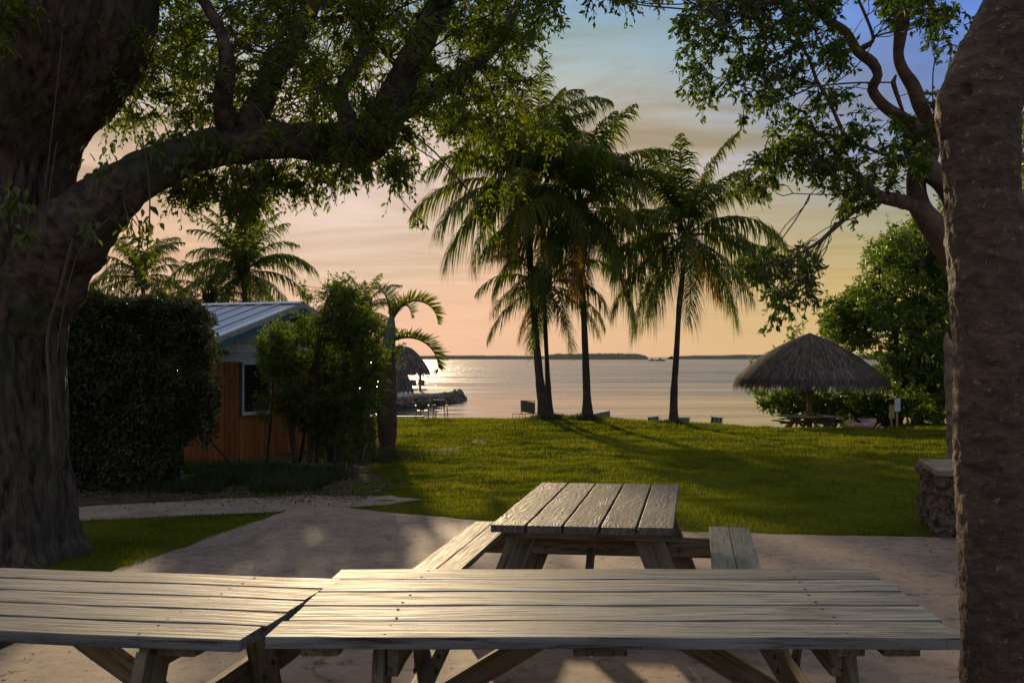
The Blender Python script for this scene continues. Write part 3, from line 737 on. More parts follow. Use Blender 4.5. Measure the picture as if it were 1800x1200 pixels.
# vine leaves on trunk and limb, each a part
vine = empty('climbing_vine', at(60, 700, 7.5)); tag(vine, 'leafy vine with hanging stems climbing the massive tree on the left', 'vine')
Vl, Fl = leaf_arrays(np.zeros((1, 3)), np.array([[1., 0, 0]]), np.array([[0, 0, 1.]]), np.array([1.0]), .5, .3, True)
leaf_me = np_mesh('leaf', Vl, [Fl]); leaf_me.materials.append(m_leafV)
vm = MB()
def vine_stem(lst, r=.006):
    P, R = catmull([at(*p) for p in lst], [r]*len(lst), .06); vm.tube(P, R, 5); return P
vs = [([(255, 480, 7.7), (262, 400, 7.72), (263, 340, 7.75), (258, 290, 7.75), (250, 240, 7.9)], .006), ([(100, 620, 7.62), (112, 540, 7.6), (140, 440, 7.6), (190, 385, 7.7)], .006),
      ([(128, 420, 7.5), (108, 500, 7.55), (84, 590, 7.62), (88, 690, 7.62), (92, 800, 7.6)], .012), ([(-10, 320, 7.1), (30, 350, 7.1), (45, 400, 7.1)], .005), ([(100, 250, 7.2), (75, 420, 7.25)], .004), ([(110, 60, 7.1), (95, 200, 7.15), (80, 330, 7.2)], .004)]
for l_, r_ in vs: vine_stem(l_, r_)
link_local(obj('stem', vm.mesh('stem'), simple('vine_stem', (.09, .07, .045), .8)), vine)
spots = [(20, 350, 7.05, 40, 30, 44), (45, 410, 7.05, 24, 24, 30), (165, 300, 7.3, 35, 30, 22), (190, 250, 7.6, 20, 15, 8), (240, 390, 7.65, 40, 30, 34), (255, 440, 7.6, 22, 24, 22), (275, 250, 7.8, 30, 25, 20), (320, 285, 7.9, 22, 24, 20), (410, 275, 8.0, 25, 18, 18), (345, 240, 7.9, 25, 30, 26), (150, 400, 7.3, 25, 25, 18)]
for cx, cy, Y, sx, sy, n in spots:
    for _ in range(n):
        p = at(random.gauss(cx, sx*.5), random.gauss(cy, sy*.5), Y+random.uniform(-.12, .06))
        o = obj('leaf', leaf_me, None, vine)
        o.location = p-Vector(vine.location); o.rotation_euler = (random.uniform(-1, 1), random.uniform(.5, 1.5), random.uniform(0, 2*PI)); s = random.uniform(.06, .11); o.scale = (s, s, s)

# ---- the near speckled trunk on the right
gt = empty('gumbo_tree', (at(1760, 1261, 4.5).x, 4.5, 0)); tag(gt, 'near tree trunk with smooth speckled bark and a knot scar, filling the right edge', 'tree')
g_pts = pxl([(1772, 1300, 4.5, .26), (1768, 1230, 4.5, .205), (1764, 1100, 4.5, .185), (1752, 900, 4.5, .175), (1746, 700, 4.5, .170), (1736, 500, 4.5, .168), (1728, 350, 4.5, .166), (1724, 250, 4.5, .172), (1728, 170, 4.5, .178), (1754, 100, 4.5, .178), (1790, 30, 4.5, .178), (1830, -60, 4.5, .17), (1890, -220, 4.4, .16), (1960, -420, 4.2, .12)])
P, R = catmull([p[0] for p in g_pts], [p[1] for p in g_pts], .014)
kn = np.array(at(1702, 158, 4.36))
def gdisp(s, a, R_):
    out = np.zeros((len(s), len(a)))
    for i, si in enumerate(s):
        for j, aj in enumerate(a):
            x, y = math.cos(aj)*.17, math.sin(aj)*.17
            out[i, j] = .012*mn.noise(Vector((x*9, y*9, si*3)))+.009*mn.fractal(Vector((x*26, y*26, si*11)), .7, 2.1, 4)+.004*mn.ridged_multi_fractal(Vector((x*14, y*14, si*26)), .9, 2.1, 3, 1.0, 2.0)
            lump = mn.noise(Vector((x*30+5, y*30, si*16)))
            if lump > .45: out[i, j] += (lump-.45)*.035
    return out
V, Q, T = tube(P, R, 110, True, gdisp)
# the knot: a raised ring round a sunken scar, and a bulge on the left
d = V-kn; dd = np.sqrt((d[:, 0]*1.2)**2+d[:, 1]**2*.3+d[:, 2]**2)
front = V[:, 1] < 4.5
rad = np.stack([V[:, 0]-at(1726, 170, 4.5).x, V[:, 1]-4.5, 0*V[:, 0]], -1); rad /= np.linalg.norm(rad, axis=1)[:, None]+1e-6
ring = np.exp(-((dd-.095)/.03)**2)*.020+np.exp(-((dd-.055)/.016)**2)*.006-np.exp(-(np.sqrt((d[:, 0]*2.8)**2+d[:, 2]**2)/.035)**2)*.05
V = V+(rad*(ring*front)[:, None])
bl = np.array(at(1652, 195, 4.5)); db = np.linalg.norm((V-bl)*np.array([1, .6, .8]), axis=1); V = V+rad*(np.exp(-(db/.075)**2)*.022)[:, None]
M = Mat('speckled_gumbo_bark'); v = M.coord('Object'); n1 = M.noise(M.coord('Object', (1, 1, 2.6)), 7, 7, .65, .5); n2 = M.noise(v, 28, 5, .65); n3 = M.noise(M.coord('Object', (1, 1, .6)), 2.2, 4, .5)
c = M.mix(M.ramp(n1, [(.35, 0.0), (.65, 1.0)]), (.05, .034, .023), (.15, .10, .065))
c = M.mix(M.ramp(n3, [(.45, 0.0), (.7, .55)]), c, (.075, .055, .04))
c = M.mix(M.ramp(n2, [(.60, 0.0), (.68, .8)]), c, (.26, .20, .14)); c = M.mix(M.ramp(n2, [(.30, .85), (.38, 0.0)]), c, (.03, .022, .018))
vo = M.n('ShaderNodeTexVoronoi'); M.l(M.coord('Object', (1, 1, 1.8)), vo.inputs[0]); vo.inputs['Scale'].default_value = 14
pit = M.ramp(vo.outputs['Distance'], [(.08, 1.0), (.18, 0.0)]); c = M.mix(M.math('MULTIPLY', pit, .7), c, (.04, .028, .02))
b = M.bump(n1, 1.0, .03); b = M.bump(n2, 1.0, .012, b); M.bsdf(c, .75, b, .25); m_speck = M.m
link_local(obj('trunk', np_mesh('trunk', V, [Q, T], True), m_speck), gt)
gcr = MB(); gtw = MB(); nodesN = []
add_limb(gt, [(1890, -220, 4.4, .13), (1700, -420, 4.8, .09), (1500, -520, 5.4, .06), (1300, -560, 6, .03)], m_gumbo2, 10, .1, 5, nodesN)
add_limb(gt, [(1950, -400, 4.2, .12), (2150, -600, 4.2, .09), (2400, -700, 4.4, .05)], m_gumbo2, 10, .1, 5, nodesN)
c_ = sample_poly([(1250, -850), (2500, -950), (2600, -300), (1900, -160), (1250, -330)], 40, (4.0, 6.5)); clumps_to_leaves(gcr, c_, rng.uniform(.25, .45, 40), 80, .07, gtw, .35, .8); connect(gtw, c_, nodesN, .01, 3)
o = link_local(obj('crown', gcr.mesh('crown'), m_leafR), gt); o['kind'] = 'stuff'
o = link_local(obj('twigs', gtw.mesh('twigs'), m_twig), gt); o['kind'] = 'stuff'

# ---- second tree behind it, with the sinuous branches against the sky
t2 = empty('branching_tree', (at(1745, 1035, 7).x, 7.0, 0)); tag(t2, 'tree with sinuous bare limbs and loose leaf sprays, behind the near speckled trunk', 'tree')
nodesR = []
me, P, R = limb_mesh('trunk', pxl([(1748, 1060, 7, .17), (1745, 1000, 7, .14), (1735, 800, 7, .125), (1722, 620, 7, .12), (1700, 500, 7, .115), (1672, 440, 7, .11), (1640, 398, 7.0, .095), (1615, 362, 7.05, .08), (1610, 325, 7.1, .07), (1612, 290, 7.15, .062)]), 20, .05, .08, 6)
link_local(obj('trunk', me, m_gumbo2), t2)
def L2(lst, sides=10, seed=0.0): add_limb(t2, lst, m_gumbo2, sides, .10, 8, nodesR, .035, seed)
L2([(1745, 500, 7, .09), (1705, 410, 7, .085), (1665, 330, 7, .08), (1630, 295, 7, .085), (1605, 262, 7, .07), (1612, 232, 7, .055), (1590, 211, 7, .05), (1556, 188, 7, .042), (1533, 158, 6.95, .038), (1543, 133, 6.9, .036), (1533, 110, 6.9, .04), (1507, 90, 6.9, .036), (1487, 57, 6.85, .032), (1453, 33, 6.8, .03), (1420, 0, 6.8, .028), (1395, -60, 6.7, .02), (1350, -130, 6.6, .014)], 14)
L2([(1630, 290, 7, .06), (1640, 255, 7.05, .055), (1630, 213, 7.1, .055), (1617, 183, 7.1, .056), (1604, 150, 7.1, .052), (1588, 125, 7.1, .046), (1579, 98, 7.1, .042), (1582, 60, 7.1, .048), (1588, 15, 7.1, .05), (1584, -40, 7.1, .04), (1560, -140, 7.1, .03)], 14, 3)
L2([(1615, 362, 7.05, .06), (1580, 352, 6.95, .052), (1545, 345, 6.85, .045), (1522, 325, 6.8, .035), (1498, 300, 6.75, .022), (1470, 270, 6.7, .016), (1440, 235, 6.6, .012), (1400, 215, 6.5, .008)], 12, 5)
L2([(1548, 348, 6.85, .03), (1505, 368, 6.7, .019), (1470, 398, 6.6, .016), (1440, 425, 6.5, .013), (1415, 440, 6.45, .010), (1385, 458, 6.4, .008), (1350, 468, 6.35, .006), (1310, 480, 6.3, .004)], 8, 7)
L2([(1500, 250, 6.8, .014), (1485, 238, 6.8, .016), (1465, 195, 6.8, .014), (1450, 165, 6.8, .016), (1435, 140, 6.8, .013), (1425, 110, 6.75, .011), (1405, 70, 6.7, .008)], 8, 9)
L2([(1600, 290, 7, .02), (1550, 270, 6.9, .014), (1500, 252, 6.8, .013), (1445, 236, 6.7, .011), (1400, 262, 6.6, .009), (1350, 285, 6.5, .006), (1310, 290, 6.4, .004)], 8, 11)
L2([(1590, 205, 7, .012), (1570, 145, 6.95, .02), (1575, 132, 6.95, .008)], 8, 13)
L2([(1507, 90, 6.9, .02), (1520, 82, 6.9, .022), (1534, 72, 6.9, .014), (1532, 55, 6.9, .012), (1518, 20, 6.9, .012), (1500, -20, 6.9, .01)], 8, 15)
L2([(1453, 33, 6.8, .014), (1400, 12, 6.6, .012), (1335, 5, 6.4, .012), (1310, 30, 6.3, .009), (1270, 50, 6.2, .006)], 8, 17)
L2([(1570, 145, 6.95, .006), (1500, 146, 6.8, .006), (1430, 152, 6.6, .006), (1350, 158, 6.4, .004)], 6, 19)
L2([(1430, 152, 6.6, .007), (1370, 175, 6.5, .006), (1330, 160, 6.3, .005), (1240, 130, 6.2, .003)], 6, 21)
L2([(1640, 190, 7, .006), (1640, 130, 7, .005), (1645, 100, 7, .004)], 6, 23)
L2([(1520, 340, 6.8, .006), (1450, 342, 6.7, .004), (1390, 340, 6.6, .003)], 6, 25)
c2 = MB(); w2 = MB()
regs = [([(1190, 20), (1290, -40), (1420, -40), (1400, 60), (1440, 110), (1400, 150), (1300, 210), (1270, 190), (1215, 175), (1195, 100)], 78),
        ([(1300, -60), (1500, -60), (1470, 30), (1480, 90), (1430, 100), (1350, 50)], 38), ([(1330, 150), (1440, 150), (1520, 170), (1570, 200), (1600, 260), (1560, 330), (1480, 330), (1420, 310), (1350, 250)], 46),
        ([(1295, 320), (1330, 270), (1380, 240), (1450, 250), (1440, 300), (1370, 310), (1330, 335)], 30), ([(1290, 455), (1340, 440), (1420, 425), (1440, 470), (1400, 510), (1360, 500), (1310, 490)], 20),
        ([(1345, 500), (1400, 500), (1395, 560), (1360, 550)], 7), ([(1420, 470), (1450, 490), (1440, 530), (1425, 530)], 3), ([(1520, -60), (1640, -60), (1640, 30), (1560, 40)], 22), ([(1620, 20), (1690, 10), (1670, 90), (1640, 100)], 9),
        ([(1560, 200), (1650, 210), (1650, 290), (1590, 300)], 18), ([(1430, 110), (1490, 60), (1480, 110)], 7), ([(1640, 150), (1668, 160), (1660, 210), (1645, 190)], 5),
        ([(1000, -60), (1250, -60), (1230, -12), (1100, 0), (1010, -10)], 18), ([(1450, 330), (1530, 320), (1530, 370), (1480, 370)], 8), ([(1250, -400), (1700, -400), (1700, -60), (1250, -60)], 30)]
for poly, n in regs:
    n = int(n*1.3)
    c_ = sample_poly(poly, n, (6.2, 7.4)); clumps_to_leaves(c2, c_, rng.uniform(.09, .17, n), 40, .050, w2, .45, .8, sub=5, width=.46); connect(w2, c_, nodesR, .007, 2.0, .05)
o = link_local(obj('crown', c2.mesh('crown'), m_leafR), t2); o['kind'] = 'stuff'
o = link_local(obj('twigs', w2.mesh('twigs'), m_twig), t2); o['kind'] = 'stuff'
# thin trunk standing behind the stone wall
sp_ = empty('slim_tree', (at(1676, 900, 11.0).x, 11.0, -.05)); tag(sp_, 'slim pale trunk with a broken tip, just behind the rough stone wall', 'tree')
me, P, R = limb_mesh('trunk', pxl([(1680, 925, 11, .09), (1678, 870, 11, .075), (1676, 780, 11, .07), (1672, 700, 11, .065), (1668, 640, 11, .055), (1668, 612, 11, .06), (1664, 595, 11, .03), (1665, 585, 11, .012)]), 12, .05, .25, 12)
link_local(obj('trunk', me, m_gumbo), sp_)

# ------------------------------------------------------------------ palms
def frond_mesh(L, e0, droop, nl, ll, lw, hang, seed, ang=(70, 28), r0=.028, pw=1.2, start=.16, vup=.18, stiff=False):
    r = np.random.default_rng(seed); n = 18; s = np.linspace(0, 1, n)
    e = e0-droop*s**pw; x = np.concatenate([[0], np.cumsum(np.cos(e[:-1])*L/(n-1))]); z = np.concatenate([[0], np.cumsum(np.sin(e[:-1])*L/(n-1))])
    y = .10*L*s**2*math.sin(seed*1.7)*(0 if stiff else 1)
    P = np.stack([x, y, z], -1); mb = MB(); mb.tube(P[:-1], np.linspace(r0, .005, n-1), 5)
    T = np.gradient(P, axis=0); T /= np.linalg.norm(T, axis=1)[:, None]
    for side in (-1, 1):
        k = nl; ss = start+(1-start)*(np.arange(k)+r.uniform(0, .7, k))/k; ss = np.clip(ss, 0, .995)
        B = np.stack([np.interp(ss, s, P[:, i]) for i in range(3)], -1); Tt = np.stack([np.interp(ss, s, T[:, i]) for i in range(3)], -1); Tt /= np.linalg.norm(Tt, axis=1)[:, None]
        S = np.array([[0, side, 0]])*np.ones((k, 1)); U = np.cross(Tt, np.array([[0, 1., 0]])*np.ones((k, 1))); U = np.where(U[:, 2:3] < 0, -U, U)
        u = (ss-start)/(1-start); A = np.radians(ang[0]*(1-u)+ang[1]*u)+r.normal(0, .13, k)
        D = Tt*np.cos(A)[:, None]+S*np.sin(A)[:, None]+U*(vup+r.normal(0, .15, k))[:, None]
        D /= np.linalg.norm(D, axis=1)[:, None]
        ln = ll*np.clip(np.sin(np.clip(u*.88+.12, 0, 1)*PI)**.55, .25, 1)*r.uniform(.7, 1.12, k)*np.where(r.random(k) < .06, .35, 1)
        h = hang*r.uniform(.7, 1.3, k)
        tpt = [0, .35, .7, 1.0]; pts = []
        for q in tpt:
            pt = B+D*(ln*q*(1-.25*h*q))[:, None]; pt = pt+np.array([0, 0, -1.])*(h*ln*q*q*.75)[:, None]; pts.append(pt)
        pts = np.stack(pts, 1); W = Tt*(lw/2); wd = [.7, 1.0, .7, .0]
        V = []
        for q in range(3): V += [pts[:, q]-W*wd[q], pts[:, q]+W*wd[q]]
        V.append(pts[:, 3]); V = np.stack(V, 1).reshape(-1, 3); b = np.arange(k)[:, None]*7
        mb.add(V, [b+np.array([[0, 1, 3, 2]]), b+np.array([[2, 3, 5, 4]]), b+np.array([[4, 5, 6]])])
    return mb.mesh('frond')
def fset(L, ll, lw, nl, hang, base):
    out = []
    for i, (e0, dr) in enumerate(((80, 45), (72, 75), (55, 90), (38, 95), (18, 85), (0, 70), (-22, 55), (-45, 35))):
        for q in range(2):
            me = frond_mesh(L*(.92 if i < 1 else 1), math.radians(e0), math.radians(dr+8*q), nl, ll, lw, hang*(.85+.08*i), base+i*2+q)
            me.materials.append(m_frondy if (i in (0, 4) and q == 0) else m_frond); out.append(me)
    dead = frond_mesh(L*.8, math.radians(-50), math.radians(30), nl, ll*.8, lw, 1.3, base+99); dead.materials.append(m_frondd); out.append(dead)
    return out
FA = fset(4.1, 1.15, .056, 86, 1.1, 100); FB = fset(2.9, .82, .048, 60, .9, 300)
coco = MB(); V_, Q_ = lathe([(.001, -.14), (.07, -.12), (.11, -.03), (.11, .04), (.07, .11), (.001, .14)], 8); coco.add(V_, [Q_]); coco = coco.mesh('coconut', True); coco.materials.append(m_coco)
def palm(label, trunk_px, Y, FS, nf, seed, scale=1.0, lo=1, hi=8, dead=0, ncoco=0, tr=.15, group='coconut palms by the water', bias=None):
    r = random.Random(seed)
    base = at(trunk_px[0][0], trunk_px[0][1], Y); zb = GZ(base.x, base.y)
    t = empty('palm_tree', (base.x, base.y, zb)); tag(t, label, 'palm tree', group)
    pts = []; n = len(trunk_px)
    for i, (a, b) in enumerate(trunk_px): pts.append(at(a, b, Y)+Vector((0, .25*math.sin(i*1.3+seed), 0)))
    pts[0] = Vector((base.x, base.y, zb-.15))
    R0 = [tr*(1.55 if i == 0 else 1.12 if i == 1 else 1.0-.35*i/n) for i in range(n)]
    P, R = catmull(pts, R0, .10)
    P[:, 2] = np.maximum(P[:, 2], zb-.15)
    fl = np.exp(-(P[:, 2]-zb)/.30)*tr*.5; R = R*.84+np.clip(fl, 0, tr*.7)
    def dsp(s, a, R_): return (np.abs(np.sin(s*PI/.11))[:, None]*.012+np.array([[.008*mn.noise(Vector((math.cos(x)*2, math.sin(x)*2, q*2))) for x in a] for q in s]))
    V, Q, T = tube(P, R, 12, True, dsp)
    link_local(obj('trunk', np_mesh('trunk', V, [Q, T], True), m_palmtrunk), t)
    top = Vector(P[-1]); link = []
    ga = r.uniform(0, 6.28)
    for i in range(nf):
        f = i/(nf-1); cls = lo+(hi-lo)*f*.999; k = int(cls)*2+r.randint(0, 1); k = min(k, len(FS)-2)
        if i >= nf-dead: k = len(FS)-1
        a = ga+i*2.3999+r.uniform(-.25, .25)
        if bias is not None and f > .35 and r.random() < bias[1]: a = bias[0]+r.uniform(-.9, .9)
        o = obj('frond', FS[k]); s = scale*r.uniform(.85, 1.08)
        o.rotation_euler = (r.uniform(-.18, .18), r.uniform(-.14, .14), a); o.scale = (s, s, s)
        o.parent = t; o.location = top-t.location+Vector((math.cos(a)*.06, math.sin(a)*.06, .10-.25*f))
        if k == len(FS)-1: o['label'] = 'dry orange frond hanging down'
    for i in range(ncoco):
        a = r.uniform(0, 6.28); o = obj('coconut', coco, None, t, top-t.location+Vector((math.cos(a)*.26, math.sin(a)*.26, -.25-r.uniform(0, .25))), (r.uniform(-.5, .5), r.uniform(-.5, .5), 0))
    # fibrous crown base
    mb = MB()
    for i in range(26):
        a = i*2.4; p0 = np.array([math.cos(a)*.10, math.sin(a)*.10, -.35+.02*i]); p1 = p0+np.array([math.cos(a)*.22, math.sin(a)*.22, .45]); mb.tube([p0, (p0+p1)/2+np.array([math.cos(a), math.sin(a), 0])*.03, p1], [.05, .035, .02], 5)
    o = obj('crown_base', mb.mesh('crown_base', True), m_palmtrunk, t, top-t.location)
    return t
palm('tall palm with the thickest trunk, leftmost of the trunks on the grassy mound', [(958, 739), (950, 680), (942, 600), (936, 520), (930, 440), (926, 380), (922, 325)], 33.2, FA, 31, 5, 1.0, 0, 8, 4, 5, .155)
palm('short slim palm squeezed close behind the thickest trunk on the mound', [(968, 738), (964, 690), (961, 620), (958, 560), (956, 500)], 34.2, FB, 20, 8, 1.05, 2, 8, 1, 3, .10, bias=(PI, .1))
palm('tall palm standing upright on the middle of the mound, fullest green crown', [(1033, 738), (1031, 680), (1028, 600), (1024, 500), (1020, 430), (1018, 365)], 33.0, FA, 34, 21, 1.03, 0, 8, 1, 6, .135)
palm('palm standing alone on the right of the mound with drooping skirt of fronds', [(1184, 747), (1185, 690), (1188, 620), (1193, 540), (1202, 470), (1207, 410)], 33.0, FA, 34, 33, .95, 0, 8, 1, 8, .125)
palm('taller palm whose crown mingles with the overhanging branch leaves', [(957, 738), (947, 660), (940, 580), (934, 500), (934, 400), (942, 320), (948, 262)], 36.0, FA, 13, 41, .95, 0, 7, 1, 4, .11)
palm('small crowned palm above the hedge, nearest the massive trunk', [(254, 700), (254, 600), (256, 540), (252, 488)], 44, FB, 22, 51, 1.0, 1, 6, 0, 3, .14, 'palms behind the cottage')
palm('bushy crowned palm showing right above the cottage roof', [(430, 700), (428, 600), (428, 530), (424, 478)], 42, FB, 38, 61, 1.15, 0, 7, 1, 5, .15, 'palms behind the cottage')
palm('low palm crown half hidden left of the bushy crown above the roof', [(372, 700), (370, 600), (372, 528)], 43, FB, 14, 71, .9, 1, 6, 0, 0, .13, 'palms behind the cottage')
palm('small palm peeking above the feathery bush', [(640, 720), (640, 620), (638, 545)], 38, FB, 15, 81, .62, 0, 5, 0, 0, .12, 'palms behind the cottage')

# the bottle palm with its two arching fronds
Yb = 19.3; pb = at(680, 797, Yb); zb = GZ(pb.x, pb.y)
bp = empty('bottle_palm', (pb.x, pb.y, zb)); tag(bp, 'stout swollen palm trunk with two arching stiff fronds beside the feathery bush', 'palm tree')
me, P, R = limb_mesh('trunk', [(Vector((pb.x-.02, Yb, zb-.1)), .20)]+[(at(a, b, Yb), r_) for a, b, r_ in ((681, 785, .155), (681, 760, .19), (680, 730, .20), (680, 705, .185), (681, 670, .16), (682, 640, .15), (682, 620, .135))], 24, .05, .04, 6)
link_local(obj('trunk', me, m_bottle), bp)
me, P, R = limb_mesh('crownshaft', [(at(a, b, Yb), r_) for a, b, r_ in ((682, 622, .14), (684, 600, .13), (686, 575, .10), (689, 555, .05))], 16, .05, .03, 6)
link_local(obj('crownshaft', me, simple('crownshaft_green', (.09, .10, .045), .5)), bp)
for k, (e0, dr, L, a, s, z0) in enumerate(((72, 172, 1.42, .05, 1, 566), (22, 128, 1.45, -.12, 1, 600), (62, 70, 1.5, 2.2, .9, 565), (45, 150, 1.6, 3.4, .8, 600), (60, 120, 1.4, 1.4, .9, 570))):
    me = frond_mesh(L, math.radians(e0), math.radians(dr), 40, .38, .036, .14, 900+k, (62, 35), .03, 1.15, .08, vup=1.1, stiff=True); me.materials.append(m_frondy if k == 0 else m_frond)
    o = obj('frond', me, None, bp); o.location = at(687, z0, Yb)-Vector(bp.location); o.rotation_euler = (0 if k < 2 else .2, 0, a)
stk = MB(); stk.tube([at(663, 800, 18.6), at(664, 770, 18.6)], .012, 5); o = obj('stake', stk.mesh('stake'), simple('stake_wood', (.3, .26, .18), .7)); tag(o, 'thin wooden stake beside the stout swollen palm trunk', 'stake')

# ------------------------------------------------------------------ cottage
th = math.radians(70); Dg = 20.0; gx = (500-PX)/F*Dg; hz = -.42
H_ = empty('cottage', (gx, Dg, hz), th); tag(H_, 'small cottage with orange board walls, grey gable and ribbed metal roof behind the hedge', 'cottage')
# local x: along the gable wall, to the right and away; local y: into the house (to the left)
hw = 2.87; apex = 1.7+97/F*Dg-hz-.06; slope = .30; zw = 1.7-10/F*18.5-hz
m_orange = wood('orange_stained_boards', (.15, .055, .018), (.27, .105, .035), bumpd=.002, rough=(.6, .8)); m_grey = wood('grey_painted_boards', (.36, .34, .29), (.48, .46, .40), bumpd=.001, rough=(.6, .8))
m_teal = simple('teal_trim_paint', (.03, .10, .125), .5); m_metal = simple('galvalume_roof', (.45, .47, .50), .28, .55, var=.05); m_white = simple('white_trim_paint', (.36, .37, .34), .5)
m_glass = simple('dark_glass_louvre', (.02, .022, .02), .12); m_dark = simple('dark_interior', (.01, .01, .01), .9)
core = MB(); core.box((0, 3.6, (apex-slope*hw)/2+.02), (2*hw-.06, 7.0, apex-slope*hw-.02))
zt_ = apex-slope*hw
core.add([(-hw+.03, .06, zt_), (hw-.03, .06, zt_), (0, .06, apex-.05), (-hw+.03, 7.1, zt_), (hw-.03, 7.1, zt_), (0, 7.1, apex-.05)], [np.array([(0, 1, 2), (5, 4, 3)]), np.array([(0, 2, 5, 3), (1, 4, 5, 2)])])
obj('wall_core', core.mesh('wall_core'), m_dark, H_)
wx0, wx1, wz0, wz1 = -1.33, -.46, .60-hz, 1.55-hz
bw = .148
def vboard(x, z0, z1):
    key = ('vb', round(z1-z0, 2))
    board_obj('wall_board', H_, (x, .012, z0), (x, .012, z1), bw-.008, .03, m_orange, up=(0, 1, 0), seed=int(abs(x)*7) % 4)
nb = int(2*hw/bw)
for i in range(nb):
    x = -hw+bw*(i+.5)
    if wx0-.03 < x < wx1+.03: vboard(x, 0, wz0-.05); 
    else: vboard(x, 0, zw)
z = zw+.005; bh = .182
while z < apex-.12:
    half = min(hw, (apex-.10-(z+bh*.5))/slope)
    if half > .1: board_obj('gable_board', H_, (-half, .006, z+bh/2), (half, .006, z+bh/2), bh-.006, .03, m_grey, up=(0, 1, 0), seed=int(z*9) % 5)
    z += bh
# side wall
for i in range(44):
    y = .12+i*.158; board_obj('wall_board', H_, (-hw-.005, y, 0), (-hw-.005, y, zt_-.02), .150, .03, m_orange, up=(1, 0, 0), seed=i % 4)
# window
wf = MB()
for a_, b_ in (((wx0, -.02, wz0), (wx0, -.02, wz1)), ((wx1, -.02, wz0), (wx1, -.02, wz1))): wf.board(a_, b_, .05, .05, (0, 1, 0))
wf.board((wx0-.03, -.022, wz1+.02), (wx1+.03, -.022, wz1+.02), .05, .06, (0, 1, 0)); wf.board((wx0-.03, -.03, wz0-.02), (wx1+.03, -.03, wz0-.02), .07, .04, (0, 1, 0))
win = obj('window', wf.mesh('window'), m_white, H_)
sl_ = MB(); sl_.box((0, 0, 0), (wx1-wx0-.06, .07, .008), 0, Matrix.Rotation(math.radians(-55), 4, 'X')); sl_ = sl_.mesh('louvre_slat'); sl_.materials.append(m_glass)
nsl = 13
for i in range(nsl): obj('louvre_slat', sl_, None, win, ((wx0+wx1)/2, .005, wz0+.05+(wz1-wz0-.08)*i/(nsl-1)))
# roof panels with ribs
pwid = .44; Ls = (hw+.30)/math.cos(math.atan(slope)); an = math.atan(slope)
pm = MB(); pm.box((Ls/2, 0, 0), (Ls, pwid-.006, .012)); pm.box((Ls/2, -pwid/2+.012, .024), (Ls, .024, .036)); pm.box((Ls/2, 0, .010), (Ls, .02, .010))
pm = pm.mesh('roof_panel'); pm.materials.append(m_metal)
for sgn in (-1, 1):
    for i in range(17):
        y = -.42+pwid*(i+.5)
        o = obj('roof_panel', pm, None, H_, (0, y, apex+.02)); o.rotation_euler = (0, an, 0) if sgn > 0 else (0, an, PI)
        if sgn < 0: o.rotation_euler = (0, an, PI)
rc = MB()
for s in (-1, 1): rc.board((s*.07, -.45, apex+.035), (s*.07, 7.1, apex+.035), .16, .012, (s*math.sin(an), 0, math.cos(an)))
obj('ridge_cap', rc.mesh('ridge_cap'), m_metal, H_)
for s in (-1, 1):
    e = hw+.28
    tr1 = MB(); tr1.board((0, -.45, apex-.03), (s*e, -.45, apex-.03-slope*e), .03, .10, (0, 0, 1)); obj('rake_trim', tr1.mesh('rake_trim'), simple('zinc_trim', (.30, .30, .29), .45, .3) if s < 0 else bpy.data.materials['zinc_trim'], H_)
    tr2 = MB(); tr2.board((0, -.425, apex-.14), (s*e, -.425, apex-.14-slope*e), .03, .16, (0, 0, 1)); obj('barge_board', tr2.mesh('barge_board'), m_teal, H_)
    tr3 = MB(); tr3.board((0, -.20, apex-.075), (s*e, -.20, apex-.075-slope*e), .42, .02, (0, 0, 1)); obj('soffit', tr3.mesh('soffit'), m_grey, H_)
    tr4 = MB(); tr4.board((s*(e+.0), -.42, apex-.10-slope*e), (s*(e+.0), 7.1, apex-.10-slope*e), .03, .16, (0, 0, 1)); obj('fascia', tr4.mesh('fascia'), m_teal, H_)
kp = MB(); kp.box((-.42, -.40, apex-.40), (.075, .05, .42), .004); obj('king_post', kp.mesh('king_post'), m_white, H_)
fl = MB(); fx_ = -2.15; fz = 1.7+6/F*18-hz
fl.box((fx_-.05, -.05, fz), (.14, .07, .10), .01); fl.box((fx_+.10, -.14, fz+.01), (.22, .16, .09), .012, None); fl.box((fx_-.18, -.13, fz+.01), (.18, .16, .09), .012); obj('floodlight', fl.mesh('floodlight'), simple('black_lamp_housing', (.012, .012, .012), .4), H_)
st = MB(); st.box((0, 3.5, .03), (2*hw+.1, 7.3, .4)); obj('footing', st.mesh('footing'), m_conc, H_).location.z = -.25

